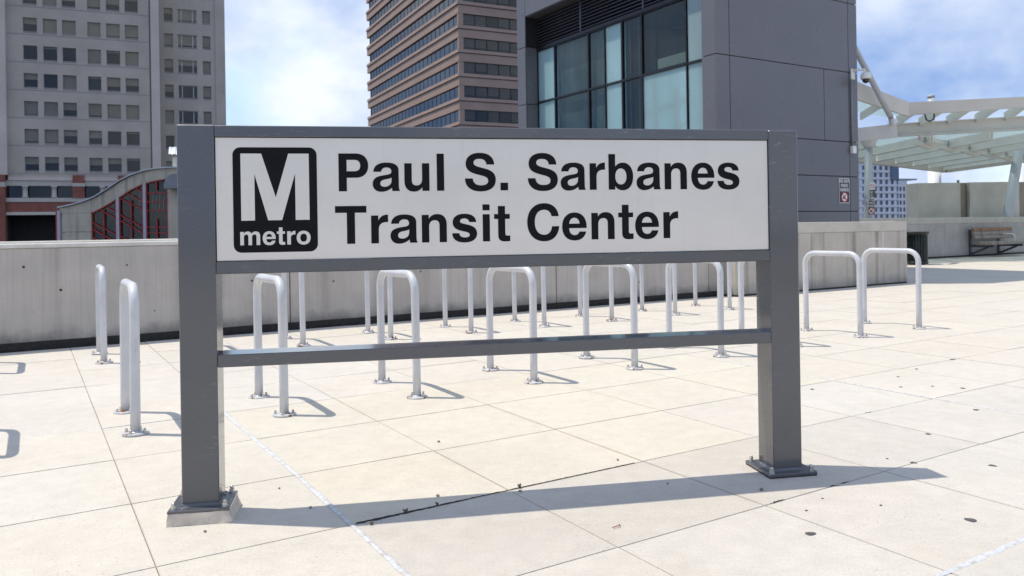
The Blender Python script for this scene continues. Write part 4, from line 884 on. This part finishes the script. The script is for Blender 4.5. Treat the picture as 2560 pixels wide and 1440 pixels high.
# ------------------------------------------------------------------ grey cabinets, apartment block, far vent
def cabinet(x0, x1, y, lbl):
    t = thing('steel_cabinet', lbl, 'cabinet', ((x0 + x1) / 2, y, 0), R(4), 'grey steel boxes behind the far wall'); w = (x1 - x0) / 2
    MB().rbox(-w, w * 0.76, 0, 0.9, 0, 2.94, 0.01).build('front_panel', 'cabinet_metal', t); MB().rbox(w * 0.765, w, 0.04, 0.9, 0, 2.93, 0.01).build('end_panel', 'cabinet_side', t)
    MB().tube([(w * 0.85, 0.3, 2.93), (w * 0.85, 0.3, 3.06)], 0.05, 10).build('vent_pipe', 'cabinet_side', t)
cabinet(16.9, 19.0, 33.0, 'grey green steel box behind far wall, left one of two'); cabinet(19.05, 21.5, 33.0, 'grey green steel box behind far wall, right one beside canopy column')
ap = thing('apartment_block', 'pale blue white apartment block with stacked glass balconies far behind canopy', 'building', (148.7, 340, 0), R(20))
facA = [(2.5 + 3.15 * i, 2.5 + 3.15 * i + 1.7) for i in range(6)]
rowsB = [(z, z + 1.9) for z in [0.6 + 3.02 * k for k in range(9)]]
facade(ap, 0, 21.5, -7.6, 28.3, facA, rowsB, 'apartment_white', depth=0.5)
facade(ap, 22.5, 27.5, -7.6, 20.6, [(23.2, 24.4), (25.2, 26.4)], rowsB[:7], 'apartment_white', depth=0.5)
MB().box(18.0, 22.4, -0.6, 0.45, 20.6, 27.4).build('corner_glazing', 'glass_mirror', ap)
MB().box(21.5, 22.5, 0.2, 10, -7.6, 27.6).build('recess', 'apartment_grey', ap)
MB().box(0.2, 27.3, 0.8, 14, -7.6, 20.5).build('core', 'interior_dark', ap); MB().box(0.2, 21.4, 0.8, 14, 20.5, 28.2).build('core', 'interior_dark', ap)
for z0, z1 in rowsB:
    for x0, x1 in facA: MB().box(x0, x1, 0.4, 0.45, z0, z1).build('window', 'glass_mirror', ap)
    MB().box(-6.5, -0.01, 0.5, 3, z0 - 0.2, z1 + 0.3).build('bay_window', 'glass_mirror', ap)
    MB().box(-6.8, 0.0, -0.4, 4, z0 - 0.95, z0 - 0.2).build('balcony', 'apartment_white', ap)
    MB().box(-0.02, 22.4, -0.25, -0.01, z0 - 0.95, z0 - 0.15).build('floor_band', 'apartment_white', ap)
for z0, z1 in rowsB[:7]:
    for x0, x1 in ((23.2, 24.4), (25.2, 26.4)): MB().box(x0, x1, 0.4, 0.45, z0, z1).build('window', 'glass_mirror', ap)
MB().box(-7.2, 21.8, -0.8, 12, 28.3, 28.9).build('roof', 'apartment_white', ap)
MB().box(22.4, 33, -0.4, 10, 20.6, 21.2).build('roof', 'apartment_grey', ap)
vt = thing('roof_vent', 'small blue grey flue rising above canopy roof line', 'vent', (31.9, 60, 0), 0)
MB().tube([(0, 0, 0), (0, 0, 10.9)], 0.24, 16).build('pipe', 'column_grey', vt); MB().lathe([(0.26, 10.75), (0.27, 10.95), (0.22, 10.98)], 16).build('cap', 'column_grey', vt)

# ------------------------------------------------------------------ litter bin and bench
bn = thing('litter_bin', 'dark green ribbed metal litter bin standing before the far wall', 'litter bin', (12.35, 24.25, 0), 0.3)
MB().lathe([(0.30, 0.06), (0.30, 0.90)], 28).build('liner', 'bin_green', bn)
SL = MB().rbox(-0.022, 0.022, 0.315, 0.33, 0.05, 0.93, 0.003).mesh('slat'); SL.materials.append(MATS['bin_green'])
for k in range(26):
    o = put('slat', SL, None, bn); o.rotation_euler = (0, 0, 2 * math.pi * k / 26)
MB().lathe([(0.335, 0.90), (0.39, 0.985), (0.40, 1.0), (0.36, 1.01), (0.24, 0.985)], 28).build('rim', 'bin_green', bn)
MB().lathe([(0.345, 0.03), (0.35, 0.09), (0.335, 0.10)], 28).build('base_ring', 'bin_green', bn)
for k in range(3): MB().rbox(-0.03, 0.03, 0.30, 0.38, 0.0, 0.05, 0.004).build('foot', 'bin_green', bn).rotation_euler = (0, 0, 0.6 + 2.1 * k)
bc = grid_thing('bench', 'weathered wooden slat bench bracketed to the far concrete wall', 'bench', 29.5, 15.28)
for i, (y, z, tilt) in enumerate(((0.62, 1.00, 0.1), (0.60, 0.86, 0.1), (0.57, 0.72, 0.12))):
    o = MB().rbox(0, 2.7, -0.035, 0.035, -0.064, 0.064, 0.006).build('back_slat', 'wood_brown' if i == 0 else 'wood_grey', bc, (0, y, z)); o.rotation_euler = (tilt * -1, 0, 0)
for y, z in ((0.05, 0.50), (0.20, 0.49), (0.35, 0.485), (0.48, 0.50)):
    MB().rbox(0.1, 2.8, -0.066, 0.066, -0.055, 0.055, 0.006).build('seat_slat', 'wood_grey', bc, (0, y, z))
for x in (0.35, 2.35):
    MB().beam((x, 0.93, 0.40), (x, 0.05, 0.40), 0.08, 0.10).build('bracket', 'bench_steel', bc); MB().beam((x, 0.90, 0.08), (x, 0.25, 0.36), 0.06, 0.07).build('brace', 'bench_steel', bc)
    MB().beam((x, 0.9, 0.05), (x, 0.9, 1.0), 0.10, 0.05, (0, 1, 0)).build('wall_bar', 'bench_steel', bc)
MB().tube([(1.9, 0.55, 0.80), (1.9, 0.20, 0.82), (1.9, 0.12, 0.78), (1.9, 0.10, 0.53)], 0.025, 10).build('armrest', 'column_white', bc)

# ------------------------------------------------------------------ loose bits on the paving
rng = random.Random(21)
def pebble(x, y, r, mat, label):
    b = bmesh.new(); bmesh.ops.create_icosphere(b, subdivisions=2, radius=1)
    for v in b.verts: v.co *= rng.uniform(0.8, 1.12); v.co = (v.co.x * r, v.co.y * r * 0.8, max(0, v.co.z * r * 0.6 + r * 0.45))
    me = bpy.data.meshes.new('pebble'); b.to_mesh(me); b.free(); me.materials.append(MATS[mat]); o = bpy.data.objects.new('pebble', me); C.objects.link(o); o.location = (x, y, 0.001); o.rotation_euler = (0, 0, rng.uniform(0, 6)); tag(o, label, 'pebble', 'loose pebbles on the paving')
def gp(px, py):
    c, s = math.cos(0.0155), math.sin(0.0155); x, y = px - 1280, py - 575; u, v = (x * c - y * s) / 1980, (x * s + y * c) / 1980; Y = CAM_H / v; return u * Y, Y
PEB = [(-0.453, 4.693, .013, 'stone_grey', 'grey pebble on the cream slab under the middle of the sign'), (1.16, 3.745, .016, 'stone_grey', 'dark pebble on paving just left of the right base plate shadow edge'), (-0.37, 3.735, .013, 'stone_tan', 'tan stone chip lying behind the dirt-filled joint'), (-0.936, 3.60, .011, 'stone_grey', 'dark chip at upper edge of the sign shadow'), (-1.16, 3.88, .009, 'stone_grey', 'dark chip on paving right of the left base'), (0.55, 4.27, .011, 'stone_grey', 'dark chip near a slab joint right of centre'), (0.74, 3.86, .009, 'stone_grey', 'dark speck of stone inside the right part of sign shadow'), (-1.31, 3.33, .010, 'stone_grey', 'dark chip before the concrete pad of left post'), (0.02, 3.78, .012, 'stone_grey', 'grey chip on the joint crossing at shadow edge')]
for p in PEB: pebble(p[0], p[1], p[2] * 0.72, *p[3:])
def tuft(a, b, label):
    m = MB()
    for k in range(9):
        an = rng.uniform(0, 6.3); l = rng.uniform(0.008, 0.022); p = Vector(W(a, b, 0.002)); q = p + Vector((math.cos(an) * l * 0.7, math.sin(an) * l * 0.7, l * rng.uniform(0.4, 1)))
        m.tube([p, (p + q) / 2 + Vector((0, 0, l * 0.15)), q], [0.0035, 0.004, 0.001], 5)
    o = m.build('weed_tuft', 'dead_weed'); tag(o, label, 'weed', 'dry weeds in the paving joint')
tuft(1.42, 3.262, 'dry weed tuft in the joint nearest the white sealant line'); tuft(1.58, 3.264, 'second dry weed tuft along the dirt-filled joint'); tuft(2.02, 3.263, 'double dry weed tuft farthest along the joint'); tuft(1.24, 3.21, 'crumb of dry weed lying on the white sealant line')
m = MB(); m.tube([(0, 0, 0.004), (0.02, 0.012, 0.006), (0.035, 0.016, 0.005), (0.03, 0.026, 0.008)], 0.002, 6)
o = m.build('twig', 'twig_red', None, (0.40, 3.30, 0)); tag(o, 'tiny curled reddish twig on the lower middle slab joint', 'twig')
# a street tree glimpsed between the steel boxes
tr = thing('street_tree', 'green tree glimpsed between the two steel boxes', 'tree', (34.4, 60, -7.6), 0)
MB().tube([(0, 0, 0), (0.1, 0, 4), (0, 0.1, 7)], [0.28, 0.2, 0.1], 10).build('trunk', 'bark', tr)
m = MB()
for k in range(2600):
    th = rng.uniform(0, 6.28); ph = math.acos(rng.uniform(-1, 1)); r = 2.4 * rng.uniform(0.35, 1) ** 0.6 * (0.8 + 0.25 * math.sin(3 * th + 2 * ph))
    c = Vector((r * math.sin(ph) * math.cos(th), r * math.sin(ph) * math.sin(th), 8.0 + r * math.cos(ph) * 0.9)); n_ = Vector((rng.gauss(0, 1), rng.gauss(0, 1), rng.gauss(0, 1))).normalized(); t1 = n_.orthogonal().normalized() * 0.12; t2 = n_.cross(t1)
    m.quad(c - t1 - t2, c + t1 - t2, c + t1 + t2, c - t1 + t2)
m.build('crown', 'foliage', tr)
